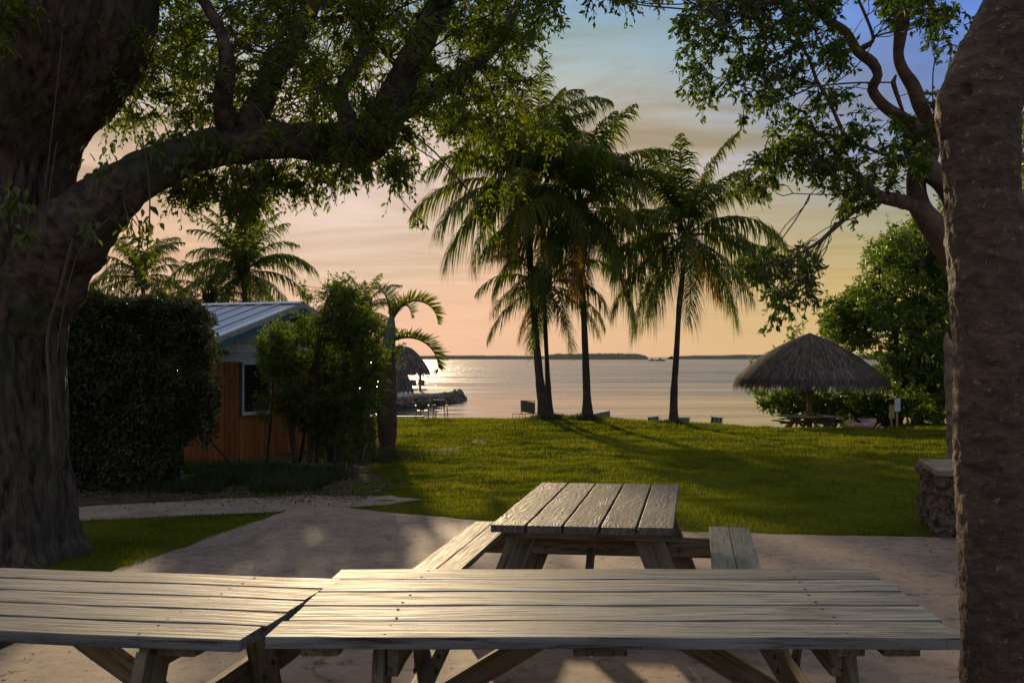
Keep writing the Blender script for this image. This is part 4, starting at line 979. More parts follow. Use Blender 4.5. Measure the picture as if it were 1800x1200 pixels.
# ------------------------------------------------------------------ hedge, bush, undergrowth
def leafcloud(mb, P, out, size, droop=.3, width=.45, hi=False, rnd_=.8):
    D = out*.6+unit(len(P))*rnd_; D[:, 2] -= droop; N_ = unit(len(P))*.7+out; V, Fc = leaf_arrays(P, D, N_, size*rng.uniform(.65, 1.3, len(P)), width, .3, hi); mb.add(V, [Fc])
hd = empty('hedge', (-5.9, 13.9, -.15)); tag(hd, 'tall clipped dark hedge between the massive trunk and the cottage', 'hedge')
n = 62000; u = rng.uniform(0, 1, n); ph = rng.uniform(0, 2*PI, n); vv = rng.uniform(0, 1, n)
def hedge_pts(n, shell):
    # rounded box in plan, from x -8.6 to -4.95, y 12.9 to 14.9
    x = rng.uniform(-8.6, -4.95, n); y = rng.uniform(12.8, 14.9, n); z = rng.uniform(-.2, 2.52, n); f = rng.integers(0, 6, n)
    k = rng.random(n)**2*.28
    x = np.where(f == 0, -4.95-k, x); y = np.where((f >= 1) & (f <= 3), 12.8+k, y); z = np.where(f >= 4, 2.52-k, z)
    # bulge and round the corners
    cx, cy, cz = -6.8, 13.85, 1.1; dx = (x-cx)/1.85; dy = (y-cy)/1.05; dz = (z-cz)/1.45
    rr_ = (np.abs(dx)**5+np.abs(dy)**5+np.maximum(dz, 0)**5)**.2; q = np.maximum(rr_, 1e-3); sh = np.where(rr_ > 1, 1/q, 1)
    x = cx+dx*sh*1.85; y = cy+dy*sh*1.05; z = np.where(dz > 0, cz+dz*sh*1.45, z)
    bump_ = fbm(x*1.7+z*1.3, z*1.7-y*1.1, 4)*.34-.03
    o = np.stack([dx**3, dy**3, np.maximum(dz, 0)**3], -1)+1e-3; o /= np.linalg.norm(o, axis=1)[:, None]
    P = np.stack([x, y, z], -1)+o*bump_[:, None]
    P[:, 0] -= (P[:, 1]-12.8)*.376
    lowcut = (P[:, 2] < .9) & (P[:, 0]+(P[:, 1]-12.8)*.376 > -5.65+P[:, 2]*.75)
    return P[~lowcut], o[~lowcut]
P, o_ = hedge_pts(52000, .3); hb = MB(); hs = .078*(.75+.9*np.clip(fbm(P[:, 0]*3, P[:, 2]*3, 2)+.3, 0, 1)); leafcloud(hb, P, o_, hs, .25)
top = rng.uniform((-8.4, 12.9), (-5.2, 14.7), (260, 2)); c_ = np.stack([top[:, 0]-(top[:, 1]-12.8)*.376, top[:, 1], 2.42+fbm(top[:, 0]*2, top[:, 1]*2, 2)*.15], -1)
htw = MB(); clumps_to_leaves(hb, c_, rng.uniform(.08, .36, 260), 24, .075, htw, -.2, 1, sub=3)
fr_ = rng.uniform((-4.98, 12.9, .5), (-4.8, 14.4, 2.3), (90, 3)); fr_[:, 0] -= .12+(fr_[:, 1]-12.8)*.376; clumps_to_leaves(hb, fr_, rng.uniform(.10, .36, 90), 26, .075, htw, .25, 1, sub=3)
o = link_local(obj('foliage', hb.mesh('foliage'), m_leafH), hd); o['kind'] = 'stuff'
for i in range(34):
    y = random.uniform(13.0, 14.6); x = random.uniform(-8.4, -5.6)-(y-12.8)*.376
    for k in range(2): htw.tube([(x, y, -.2), (x+random.uniform(-.2, .2), y+random.uniform(-.2, .2), 1.0), (x+random.uniform(-.5, .5), y+random.uniform(-.3, .3), 2.2)], [.03, .022, .008], 5)
# dense dark heart of twigs and leaves
Pn = rng.uniform((-8.4, 13.2, -.1), (-5.4, 14.6, 2.25), (16000, 3)); Pn[:, 0] -= (Pn[:, 1]-12.8)*.376; cb = MB(); leafcloud(cb, Pn, unit(len(Pn)), .13, .2); o = link_local(obj('inner_leaves', cb.mesh('inner_leaves'), m_leafH), hd); o['kind'] = 'stuff'
o = link_local(obj('branches', htw.mesh('branches'), m_twig), hd); o['kind'] = 'stuff'

# loose feathery bush with several stems
bs = empty('feathery_bush', (at(560, 800, 15.6).x, 15.6, -.2)); tag(bs, 'large feathery green bush with many thin stems in front of the cottage window', 'bush')
bn = []; bst = MB(); stems = []
for i in range(17):
    x0 = random.gauss(555, 45); pts = [at(x0, 812, 15.6+random.uniform(-.5, .5))]; tx = x0+random.gauss((x0-555)*1.1, 40); ty = random.uniform(500, 640) if abs(tx-590) < 45 else random.uniform(585, 660); q = pts[0]
    e = at(tx, ty, 15.6+random.uniform(-.8, .8)); m1 = q.lerp(e, .4)+Vector((random.uniform(-.15, .15), random.uniform(-.15, .15), .1)); m2 = q.lerp(e, .7)+Vector((random.uniform(-.15, .15), 0, .05))
    me, P, R = limb_mesh('stem', [(q, random.uniform(.022, .04)), (m1, .022), (m2, .014), (e, .006)], 6, .08, .15, 8)
    link_local(obj('stem', me, m_twig), bs); bn.extend(P[len(P)//3::2].tolist())
bc = MB(); btw = MB()
for poly, n, rr, nl, sz in (([(462, 590), (490, 572), (540, 560), (600, 530), (650, 540), (670, 600), (672, 700), (640, 760), (560, 770), (500, 740), (475, 690), (480, 640)], 330, (.16, .40), 120, .046),
                       ([(560, 560), (570, 500), (600, 488), (630, 530), (660, 560), (640, 600)], 90, (.14, .34), 100, .045), ([(525, 500), (545, 495), (555, 530), (530, 530)], 7, (.08, .14), 40, .045),
                       ([(450, 600), (500, 580), (520, 640), (470, 660)], 80, (.12, .2), 130, .04), ([(440, 690), (480, 700), (480, 760), (455, 740)], 12, (.1, .18), 80, .036), ([(560, 740), (660, 740), (670, 790), (560, 800)], 34, (.1, .2), 90, .036)):
    c_ = sample_poly(poly, n, (14.7, 16.5)); clumps_to_leaves(bc, c_, rng.uniform(rr[0], rr[1], n), nl, sz, btw, .05, .8, sub=9, width=.48); connect(btw, c_, bn, .008, 2.0)
o = link_local(obj('foliage', bc.mesh('foliage'), m_leafB), bs); o['kind'] = 'stuff'
o = link_local(obj('twigs', btw.mesh('twigs'), m_twig), bs); o['kind'] = 'stuff'
# darker shrub behind, toward the bottle palm, closing the view to the left of it
b2 = empty('dark_shrub', (at(640, 780, 20.5).x, 20.5, -.4)); tag(b2, 'dark shrub filling the gap between the feathery bush and the swollen palm trunk', 'shrub')
d1 = MB(); d2 = MB(); n2_ = []
for i in range(9):
    q = at(random.uniform(625, 665), 790, 20.5); e = at(random.uniform(600, 680), random.uniform(560, 650), 20.5+random.uniform(-.6, .6))
    me, P, R = limb_mesh('stem', [(q, .03), (q.lerp(e, .5)+Vector((random.uniform(-.2, .2), 0, 0)), .02), (e, .008)], 6, .1, .15, 8); link_local(obj('stem', me, m_twig), b2); n2_.extend(P[::2].tolist())
c_ = sample_poly([(600, 560), (650, 545), (685, 570), (700, 600), (694, 640), (672, 655), (664, 700), (640, 690), (600, 690)], 90, (19.8, 21.2)); clumps_to_leaves(d1, c_, rng.uniform(.2, .36, 90), 120, .055, d2, .3, sub=8); connect(d2, c_, n2_, .01, 2.5)
c_ = sample_poly([(600, 735), (662, 735), (662, 775), (600, 775)], 16, (19.9, 21)); clumps_to_leaves(d1, c_, rng.uniform(.15, .25, 16), 80, .05, d2, .3, sub=8)
o = link_local(obj('foliage', d1.mesh('foliage'), m_leafB), b2); o['kind'] = 'stuff'; o = link_local(obj('twigs', d2.mesh('twigs'), m_twig), b2); o['kind'] = 'stuff'

# ------------------------------------------------------------------ mangroves on the right
def big_bush(label, polys, base, stems, leaf, name='mangrove_tree', mat=None, cat='tree', group='mangroves along the right shore'):
    b = empty(name, base); tag(b, label, cat, group); lf = MB(); tw_ = MB(); nn_ = []
    trs = []
    for (q, e, r_) in stems:
        q = Vector(q); e = Vector(e); m_ = q.lerp(e, .5)+Vector((random.uniform(-.5, .5), random.uniform(-.5, .5), .3))
        me, P, R = limb_mesh('trunk', [(q, r_), (m_, r_*.7), (e, r_*.2)], 8, .2, .15, 4); link_local(obj('trunk', me, m_twig), b); nn_.extend(P[len(P)//4::2].tolist())
    for poly, n, yr, rr, nl in polys:
        c_ = sample_poly(poly, n, yr); clumps_to_leaves(lf, c_, rng.uniform(rr[0], rr[1], n), nl, leaf, None, .05, .9, sub=8, width=.5); connect(tw_, c_, nn_, .02, 6)
    o = link_local(obj('crown', lf.mesh('crown'), mat or m_leafM), b); o['kind'] = 'stuff'
    if tw_.V: o = link_local(obj('branches', tw_.mesh('branches'), m_twig), b); o['kind'] = 'stuff'
    return b
def st_(x0, x1, yb, yt0, yt1, Y, n, r_=.10):
    return [(at(random.uniform(x0, x1), yb, Y+random.uniform(-1, 1)), at(random.uniform(x0-20, x1+20), random.uniform(yt0, yt1), Y+random.uniform(-1.5, 1.5)), r_) for _ in range(n)]
big_bush('tall bright green mangrove rising right of the thatched umbrella', [([(1510, 470), (1540, 420), (1590, 385), (1640, 370), (1700, 330), (1780, 340), (1790, 600), (1560, 600), (1520, 540)], 460, (36.5, 43), (.45, .95), 150), ([(1450, 540), (1490, 520), (1530, 500), (1540, 620), (1460, 600)], 100, (38, 42), (.4, .75), 130), ([(1530, 600), (1790, 600), (1790, 745), (1600, 745), (1560, 690)], 240, (36.5, 41), (.4, .9), 140)],
         at(1640, 745, 39), st_(1560, 1740, 750, 420, 560, 39, 9, .12), .15)
big_bush('low mangrove bush reaching over the water under the thatched umbrella', [([(1330, 690), (1400, 680), (1560, 680), (1580, 740), (1480, 745), (1400, 728), (1340, 715)], 190, (39, 42), (.3, .6), 130)], at(1460, 745, 40.5), st_(1400, 1560, 748, 690, 720, 40.5, 7, .06), .13)
big_bush('wispy young mangrove showing behind the left slope of the thatched umbrella', [([(1365, 605), (1390, 570), (1420, 570), (1440, 600), (1400, 630), (1375, 640)], 12, (41, 42), (.25, .45), 45), ([(1300, 640), (1340, 625), (1345, 640), (1310, 650)], 3, (41, 42), (.15, .2), 20), ([(1440, 560), (1470, 545), (1480, 600), (1440, 600)], 10, (40, 42), (.3, .5), 60)], at(1410, 730, 41.5), st_(1380, 1450, 745, 590, 620, 41.5, 4, .04), .13)
big_bush('dark green tree showing as a narrow strip right of the near trunk', [([(1770, 200), (1880, 180), (1950, 400), (1950, 800), (1780, 800)], 160, (17, 22), (.4, .8), 120)], at(1850, 800, 19), st_(1830, 1900, 820, 300, 500, 19, 4, .12), .11, 'broadleaf_tree')
big_bush('shaded mangrove thicket behind the two small signs', [([(1570, 560), (1790, 500), (1790, 740), (1640, 748), (1590, 730)], 130, (43, 48), (.5, 1.0), 130)], at(1680, 745, 45), st_(1600, 1760, 750, 520, 620, 45, 5, .10), .16)
big_bush('mangrove spreading far to the right beyond the picture edge', [([(1790, 250), (2600, 150), (2600, 740), (1790, 740)], 180, (36, 46), (.6, 1.2), 90)], at(2100, 745, 40), st_(1850, 2500, 750, 350, 500, 40, 8, .14), .24)

# ------------------------------------------------------------------ thatched umbrella
M = Mat('weathered_thatch'); g = M.n('ShaderNodeNewGeometry'); c = M.ramp(g.outputs['Random Per Island'], [(0, (.045, .038, .034)), (.4, (.10, .085, .07)), (.75, (.17, .145, .12)), (1, (.26, .22, .18))])
p = M.bsdf(c, .85, None, .2); t_ = M.n('ShaderNodeBsdfTranslucent'); M.l(M.mix(1.0, c, (1.5, 1.0, .5), 'MULTIPLY'), t_.inputs[0]); ms = M.n('ShaderNodeMixShader'); ms.inputs[0].default_value = .3; M.l(p.outputs[0], ms.inputs[1]); M.l(t_.outputs[0], ms.inputs[2]); M.l(ms.outputs[0], M.out.inputs[0]); m_thatch = M.m
def thatch(root, R0, z0, zt, prof, nstr, ln, wd, seed):
    """prof(r/R0)->0..1 height fraction; strands laid down the slope, hanging at the rim"""
    r = np.random.default_rng(seed); mb = MB()
    rad = R0*np.sqrt(r.uniform(.002, 1.0, nstr)); a = r.uniform(0, 2*PI, nstr); ex = r.random(nstr) < .30; rad = np.where(ex, R0*r.uniform(.93, 1.0, nstr), rad)
    hgt = lambda q: z0+(zt-z0)*prof(np.clip(q/R0, 0, 1))
    l_ = ln*r.uniform(.6, 1.25, nstr); k = 4; ts = np.linspace(0, 1, k); pts = []
    aj = r.normal(0, .22, nstr); lift = r.uniform(0, .12, nstr)+.02; rag = r.uniform(.0, .13, nstr); l_ = np.where(ex, l_*r.uniform(.7, 1.35, nstr), l_)
    for t in ts:
        q = rad-ln*.55+l_*t; over = np.maximum(q-R0, 0); qq = np.maximum(np.minimum(q, R0+over*.25), .01)
        z = hgt(qq)-over*1.0+lift*(1-.3*t); aa = a+aj*t*.25
        pts.append(np.stack([np.cos(aa)*qq, np.sin(aa)*qq, z], -1))
    pts = np.stack(pts, 1); tang = np.stack([-np.sin(a), np.cos(a), 0*a], -1)*(wd*r.uniform(.5, 1.4, nstr)/2)[:, None]
    V = []
    for i, f in enumerate((1, 1, .8)): V += [pts[:, i]-tang*f, pts[:, i]+tang*f]
    V.append(pts[:, 3]); V = np.stack(V, 1).reshape(-1, 3); b = np.arange(nstr)[:, None]*7
    mb.add(V, [b+np.array([[0, 1, 3, 2]]), b+np.array([[2, 3, 5, 4]]), b+np.array([[4, 5, 6]])])
    o = obj('thatch', mb.mesh('thatch'), m_thatch, root); o['kind'] = 'stuff'
    pr = [(R0*q, z0+(zt-z0)*float(prof(np.array(q)))-.02) for q in np.linspace(1, .01, 10)]; V_, Q_ = lathe(pr, 28); mm = MB(); mm.add(V_, [Q_]); obj('roof_deck', mm.mesh('roof_deck', True), bpy.data.materials.get('thatch_underside') or simple('thatch_underside', (.12, .085, .05), .9), root)
Yu = 36.0; pu = at(1423, 757, Yu); zu = GZ(pu.x, pu.y)
um = empty('thatched_umbrella', (pu.x, pu.y, zu)); tag(um, 'wide thatched palapa umbrella on a wooden post over the green table', 'beach umbrella')
ze = 1.7-42/F*Yu-zu; za = 1.7+36/F*Yu-zu
prof = lambda q: 1-(.78*q+.22*q**3)-.0*q
thatch(um, 2.78, ze, za, lambda q: (1-q)*1.0+.13*np.sin(PI*q)*(1-.1*q), 34000, .6, .028, 5)
pm_ = MB(); pm_.tube([(0, 0, -.1), (0, 0, 1.0), (0, 0, za-.15)], [.105, .10, .085], 14); obj('post', pm_.mesh('post', True), simple('umbrella_post_wood', (.24, .17, .09), .7, bump=.01), um)
for i in range(10):
    a = i*2*PI/10; mm = MB(); mm.tube([(math.cos(a)*.08, math.sin(a)*.08, za-.15), (math.cos(a)*1.5, math.sin(a)*1.5, ze+(za-ze)*.60), (math.cos(a)*2.65, math.sin(a)*2.65, ze+.0)], [.035, .03, .025], 6); obj('rafter', mm.mesh('rafter'), m_twig, um)
for i in range(5):
    a = i*2*PI/5+.3; mm = MB(); mm.tube([(math.cos(a)*.09, math.sin(a)*.09, ze-.45), (math.cos(a)*1.1, math.sin(a)*1.1, ze+.30)], [.03, .03], 6); obj('strut', mm.mesh('strut'), m_twig, um)

# green octagonal table round the post
gt_ = empty('umbrella_table', (pu.x+.02, pu.y, zu)); tag(gt_, 'green topped table with splayed pale legs round the post of the thatched umbrella', 'table')
m_green = wood('green_painted_wood', (.04, .085, .065), (.075, .14, .11), bumpd=.001, rough=(.35, .6)); m_tan = wood('tan_wood', (.20, .145, .07), (.36, .27, .13), rough=(.6, .8))
zt2 = 1.7-111/F*Yu-zu; zt2 = max(.50, zt2)
for q in range(4):
    a = q*PI/2+.35; ca, sa = math.cos(a), math.sin(a)
    for k in range(4):
        d = .28+.20*k; half = .30+.17*k
        c0 = Vector((ca*d, sa*d, zt2)); s_ = Vector((-sa, ca, 0))
        board_obj('plank', gt_, c0-s_*half, c0+s_*half, .185, .04, m_green, seed=k)
    for s in (-1, 1):
        f0 = Vector((ca*.55-sa*s*.20, sa*.55+ca*s*.20, zt2-.03)); f1 = Vector((ca*.95-sa*s*.32, sa*.95+ca*s*.32, -.02)); board_obj('leg', gt_, f0, f1, .12, .05, m_tan, up=(ca, sa, 0), seed=2)
    b0 = Vector((ca*1.22, sa*1.22, zt2-.16)); board_obj('bench_plank', gt_, b0-Vector((-sa, ca, 0))*.55, b0+Vector((-sa, ca, 0))*.55, .24, .04, m_green, seed=9)
    board_obj('bench_support', gt_, Vector((ca*.12, sa*.12, zt2-.22)), Vector((ca*1.3, sa*1.3, zt2-.22)), .08, .05, m_tan, up=(-sa, ca, 0), seed=1)

# ------------------------------------------------------------------ kayak
M = Mat('faded_kayak_plastic'); v = M.coord('Object'); n = M.noise(v, 2.2, 3, .5); sp = M.n('ShaderNodeSeparateXYZ'); M.l(v, sp.inputs[0])
c = M.mix(M.ramp(M.math('ADD', M.math('MULTIPLY', sp.outputs[0], .5), n), [(.35, 0.0), (.6, 1.0)]), (.60, .38, .14), (.72, .44, .40)); M.bsdf(c, .4, None, .5); m_kay = M.m
ky = empty('kayak', (at(1511, 756, 35.0).x, 35.0, 0), math.radians(62)); ky.location.z = GZ(ky.location.x, 35.0)+.16; ky.rotation_euler = (math.radians(14), math.radians(-4), math.radians(28)); ky.scale = (.56, .85, 1.0); tag(ky, 'faded pink and yellow kayak lying on the grass right of the thatched umbrella', 'kayak')
n = 26; m_ = 20; V = []
for i in range(n+1):
    t = i/n; x = -1.4+2.8*t; wdt = .42*max(.02, math.sin(PI*t))**.55; dep = .23*(.5+.5*math.sin(PI*t)); roc = .06*(2*t-1)**4
    for j in range(m_):
        a = j/m_*2*PI; cy, sy = math.cos(a), math.sin(a)
        z = sy*dep*(1.0 if sy < 0 else .75)+roc; y = cy*wdt*(abs(cy)**-.25 if abs(cy) > .05 else 1)*.9
        if sy > .3 and .30 < t < .78 and abs(cy) < .75: z -= .10*math.sin((t-.30)/.48*PI)*(1-abs(cy)/.75)
        if sy > 0 and t < .3: z += .05*(1-abs(cy))
        V.append((x, y, z))
i = np.arange(n)[:, None]*m_; j = np.arange(m_)[None, :]; k = (j+1) % m_; Q = np.stack([i+j, i+m_+j, i+m_+k, i+k], -1).reshape(-1, 4)
c0 = len(V); V += [(-1.4, 0, .06), (1.4, 0, .06)]; jj = np.arange(m_); kk = (jj+1) % m_
obj('hull', np_mesh('hull', V, [Q, np.concatenate([np.stack([np.full(m_, c0), jj, kk], -1), np.stack([np.full(m_, c0+1), n*m_+kk, n*m_+jj], -1)])], True), m_kay, ky)
mm = MB()
for s in (-1, 1): mm.tube([(-.95, s*.33, .13), (0, s*.44, .06), (.95, s*.33, .13)], .014, 6)
obj('gunwale', mm.mesh('gunwale'), simple('kayak_rail', (.35, .24, .12), .5), ky)
mm = MB(); mm.box((-.22, 0, .16), (.06, .42, .22), .02, Matrix.Rotation(-.25, 4, 'Y')); obj('seat', mm.mesh('seat'), simple('kayak_seat', (.05, .05, .06), .8), ky)
# paddle blade of pale rock beside it
def rock(name, c, d, seed, mat, sub=2, parent=None, amp=.35):
    import bmesh
    key = ('rock', seed % 7, sub, amp)
    if key not in MESH:
        bm = bmesh.new(); bmesh.ops.create_icosphere(bm, subdivisions=sub, radius=.5)
        for v in bm.verts:
            v.co *= 1+amp*mn.fractal(v.co*2.3+Vector((seed % 7*3.1, 0, 0)), 1, 2, 3); v.co = Vector([max(-.42, min(.42, q)) for q in v.co])
        me = bpy.data.meshes.new('rock'); bm.to_mesh(me); bm.free(); me.materials.append(mat); MESH[key] = me
    o = obj(name, MESH[key] if MESH[key].materials[0] == mat else MESH[key], None, parent); o.location = c; o.scale = d; r = random.Random(seed); o.rotation_euler = (r.uniform(-.3, .3), r.uniform(-.3, .3), r.uniform(0, 6.28)); return o
m_rock = barkmat('limestone_rock', (.06, .045, .03), (.21, .165, .12), (4, 4, 4), .02)
M = Mat('pale_stone'); v = M.coord('Object'); n = M.noise(v, 3, 6, .65); M.bsdf(M.mix(n, (.16, .14, .12), (.40, .36, .31)), .85, M.bump(n, .6, .02), .25); m_pale = M.m
MESH.clear() if False else None
o = obj('rock', (lambda: (rock('tmp', (0, 0, 0), (1, 1, 1), 3, m_pale).data))(), None); bpy.data.objects.remove(bpy.data.objects['tmp']); px_ = at(1545, 755, 35.0); o.location = (px_.x, 35.0, GZ(px_.x, 35)+.04); o.scale = (.45, .3, .18); tag(o, 'small pale stone lying just right of the kayak', 'stone')

# ------------------------------------------------------------------ signs
sg = empty('sign', (at(1577, 742, 34.6).x, 34.6, 0)); sg.location.z = GZ(sg.location.x, 34.6)-.05; tag(sg, 'blank white board on a post in front of the mangroves', 'sign')
zz = lambda y, Y, o: CAMZ-(y-PY)/F*Y-o.location.z
mm = MB(); mm.box((0, 0, .5*zz(700, 34.6, sg)), (.07, .05, zz(700, 34.6, sg)), .004); obj('post', mm.mesh('post'), m_tan, sg)
mm = MB(); mm.box((0, -.04, (zz(700, 34.6, sg)+zz(722, 34.6, sg))/2), (.21, .02, .48), .004); obj('board', mm.mesh('board'), simple('faded_white_sign', (.50, .52, .55), .5), sg)
sg2 = empty('sign', (at(1567, 742, 35.1).x, 35.1, 0)); sg2.location.z = GZ(sg2.location.x, 35.1)-.05; tag(sg2, 'yellowish rectangular board just left of the white one', 'sign')
mm = MB(); mm.box((0, 0, .5*zz(713, 35.1, sg2)), (.06, .05, zz(713, 35.1, sg2)), .004); obj('post', mm.mesh('post'), m_tan, sg2)
mm = MB(); mm.box((0, -.04, (zz(712, 35.1, sg2)+zz(734, 35.1, sg2))/2), (.20, .02, .50), .004); obj('board', mm.mesh('board'), simple('yellow_sign_paint', (.34, .28, .08), .6), sg2)

# ------------------------------------------------------------------ stone wall on the right
wl = empty('stone_wall', (4.44, 9.28, 0), math.radians(-10)); tag(wl, 'low rough rubble wall with a flat concrete cap, left of the near trunk', 'wall')
Wx, Wy, Wz = 2.0, 1.0, .58
mm = MB(); mm.box((0, 0, Wz/2), (Wx-.16, Wy-.16, Wz)); obj('mortar_core', mm.mesh('mortar_core'), m_rock, wl)
mm = MB(); mm.box((.0, 0, Wz+.03), (Wx+.02, Wy+.02, .06), .008); obj('cap', mm.mesh('cap'), m_conc, wl)
rr = random.Random(4); smesh = []
import bmesh
for q in range(8):
    bm = bmesh.new(); bmesh.ops.create_icosphere(bm, subdivisions=3, radius=.5)
    for v in bm.verts: v.co *= 1+.55*mn.fractal(v.co*2.6+Vector((q*5.3, 0, 0)), .8, 2.2, 4)
    me = bpy.data.meshes.new('stone'); bm.to_mesh(me); bm.free(); me.materials.append(m_rock); smesh.append(me)
def stone(x, y, z, d, n_):
    o = obj('stone', smesh[rr.randrange(8)], None, wl, (x, y, z)); o.scale = (d*rr.uniform(.8, 1.3), d*rr.uniform(.8, 1.2), d*rr.uniform(.7, 1.2)); o.rotation_euler = (rr.uniform(0, 6), rr.uniform(0, 6), rr.uniform(0, 6))
for face in range(3):
    Lf = Wx if face == 0 else Wy; nx_ = int(Lf/.105)
    for ix in range(nx_):
        for iz in range(5):
            u = -Lf/2+(ix+.5+(iz % 2)*.4)*Lf/nx_+rr.uniform(-.02, .02); z = .05+iz*.118+rr.uniform(-.02, .02); z = min(z, Wz-.035)
            dep = rr.uniform(-.03, .02); d = rr.uniform(.12, .19)
            if face == 0: stone(min(u, Wx/2-.05), -Wy/2+.06-dep, z, d, 0)
            elif face == 1: stone(-Wx/2+.06-dep, u, z, d, 0)
            else: stone(Wx/2-.06+dep, u, z, d, 0)

# ------------------------------------------------------------------ furniture by the water
m_frame = simple('dark_chair_frame', (.09, .07, .05), .5); m_sling = simple('grey_sling_fabric', (.22, .22, .16), .8, bump=.002)
def lounge(label, loc, rz, s=1.0, group=None):
    t = empty('lounge_chair', loc, rz); t.scale = (s, s, s); tag(t, label, 'lounge chair', group)
    # faces +Y (toward the water): back end at -Y, leaning
    mm = MB()
    for sx in (-.30, .30):
        mm.tube([(sx, -.42, .33), (sx, 1.15, .33)], .014, 6); mm.tube([(sx, -.38, .33), (sx, -.38, 0)], .014, 6); mm.tube([(sx, .35, .33), (sx, .35, 0)], .014, 6); mm.tube([(sx, 1.1, .33), (sx, 1.1, 0)], .014, 6); mm.tube([(sx, -.38, .07), (sx, 1.1, .07)], .010, 6)
    for y, z in ((-.40, .33), (1.13, .33), (-.38, .07), (1.1, .07), (.35, .33)): mm.tube([(-.30, y, z), (.30, y, z)], .012, 6)
    mm.tube([(-.62, -.38, .33), (-.30, -.38, .33)], .011, 6); mm.tube([(-.62, -.38, .33), (-.62, -.38, 0)], .011, 6); mm.tube([(-.62, -.38, .10), (-.30, -.38, .10)], .011, 6); mm.tube([(-.46, -.38, .33), (-.46, -.38, .10)], .008, 6)
    obj('frame', mm.mesh('frame'), m_frame, t)
    b = MB(); b.board((0, .02, .36), (.05, -.36, .88), .60, .02, (0, -1, .5)); obj('backrest', b.mesh('backrest'), m_sling, t)
    bf = MB()
    for sx in (-.31, .31): bf.tube([(sx, .02, .34), (sx+.05, -.38, .91)], .015, 6)
    bf.tube([(-.26, -.38, .91), (.36, -.38, .91)], .016, 6); bf.tube([(.1, -.2, .62), (.1, -.38, .33)], .01, 6); obj('back_frame', bf.mesh('back_frame'), m_frame, t)
    st2 = MB(); st2.box((0, .58, .335), (.58, 1.08, .015)); obj('seat', st2.mesh('seat'), m_sling, t)
    return t
def gplace(px, py, Y): p = at(px, py, Y); return (p.x, Y, GZ(p.x, Y))
lounge('grey sling lounge chair standing left of the thickest palm trunk', gplace(928, 737, 39.0), math.radians(-6), .92)
def strip_mat(name, cols, axis=0, n=12):
    M = Mat(name); sp = M.n('ShaderNodeSeparateXYZ'); M.l(M.coord('Generated'), sp.inputs[0]); M.bsdf(M.ramp(sp.outputs[axis], [(i/len(cols), c) for i, c in enumerate(cols)], 'CONSTANT'), .8, None, .2); return M.m
NV, TQ, YL, BL = (.03, .05, .13), (.04, .26, .32), (.36, .36, .10), (.05, .12, .28)
m_sv = strip_mat('vertical_striped_canvas', [NV, BL, YL, TQ, TQ, TQ, YL, BL, NV]); m_sh = strip_mat('horizontal_striped_canvas', [(.30, .36, .16), BL, (.36, .40, .2), TQ, NV, (.34, .38, .2), BL, (.3, .38, .3)], 1)
def beach_chair(label, loc, rz, mat, lean=.22, roll=0):
    t = empty('beach_chair', loc, rz); t.rotation_euler = (0, roll, rz); tag(t, label, 'beach chair', 'folding beach chairs facing the water')
    b = MB(); b.box((0, 0, 0), (.46, .62, .012)); o = obj('backrest', b.mesh('backrest'), mat, t, (0, -.22-lean*.2, .60), (math.radians(90)+lean, 0, 0))
    o = obj('seat', MB().box((0, 0, 0), (.46, .44, .012)).mesh('seat'), mat, t, (0, .05, .27), (math.radians(4), 0, 0))
    f = MB()
    for sx in (-.25, .25):
        f.tube([(sx, -.06, .10), (sx, -.22-lean*.9, .96)], .012, 6); f.tube([(sx, -.25, .02), (sx, .30, .38)], .011, 6); f.tube([(sx, .30, .02), (sx, -.16, .30)], .011, 6); f.tube([(sx, -.26, .50), (sx, .26, .48), (sx, .30, .38)], .012, 6)
    for y, z in ((-.25, .02), (.30, .02), (-.36, .90)): f.tube([(-.25, y, z), (.25, y, z)], .010, 6)
    obj('frame', f.mesh('frame'), m_white, t); return t
for px, py, Y, mat, lab, rz, rl in ((1149, 734, 42.5, m_sv, 'turquoise and navy striped beach chair left of the lone right palm', .12, -.10), (1201, 737, 42.0, m_sh, 'beach chair with level stripes, partly behind the lone right palm trunk', 0, .0), (1256, 737, 42.2, m_sv, 'blue striped beach chair farthest right behind the grassy crest', -.10, .10)):
    p = at(px, py, Y); z = p.z-.88; beach_chair(lab, (p.x, Y, z), rz, mat, .22, rl)
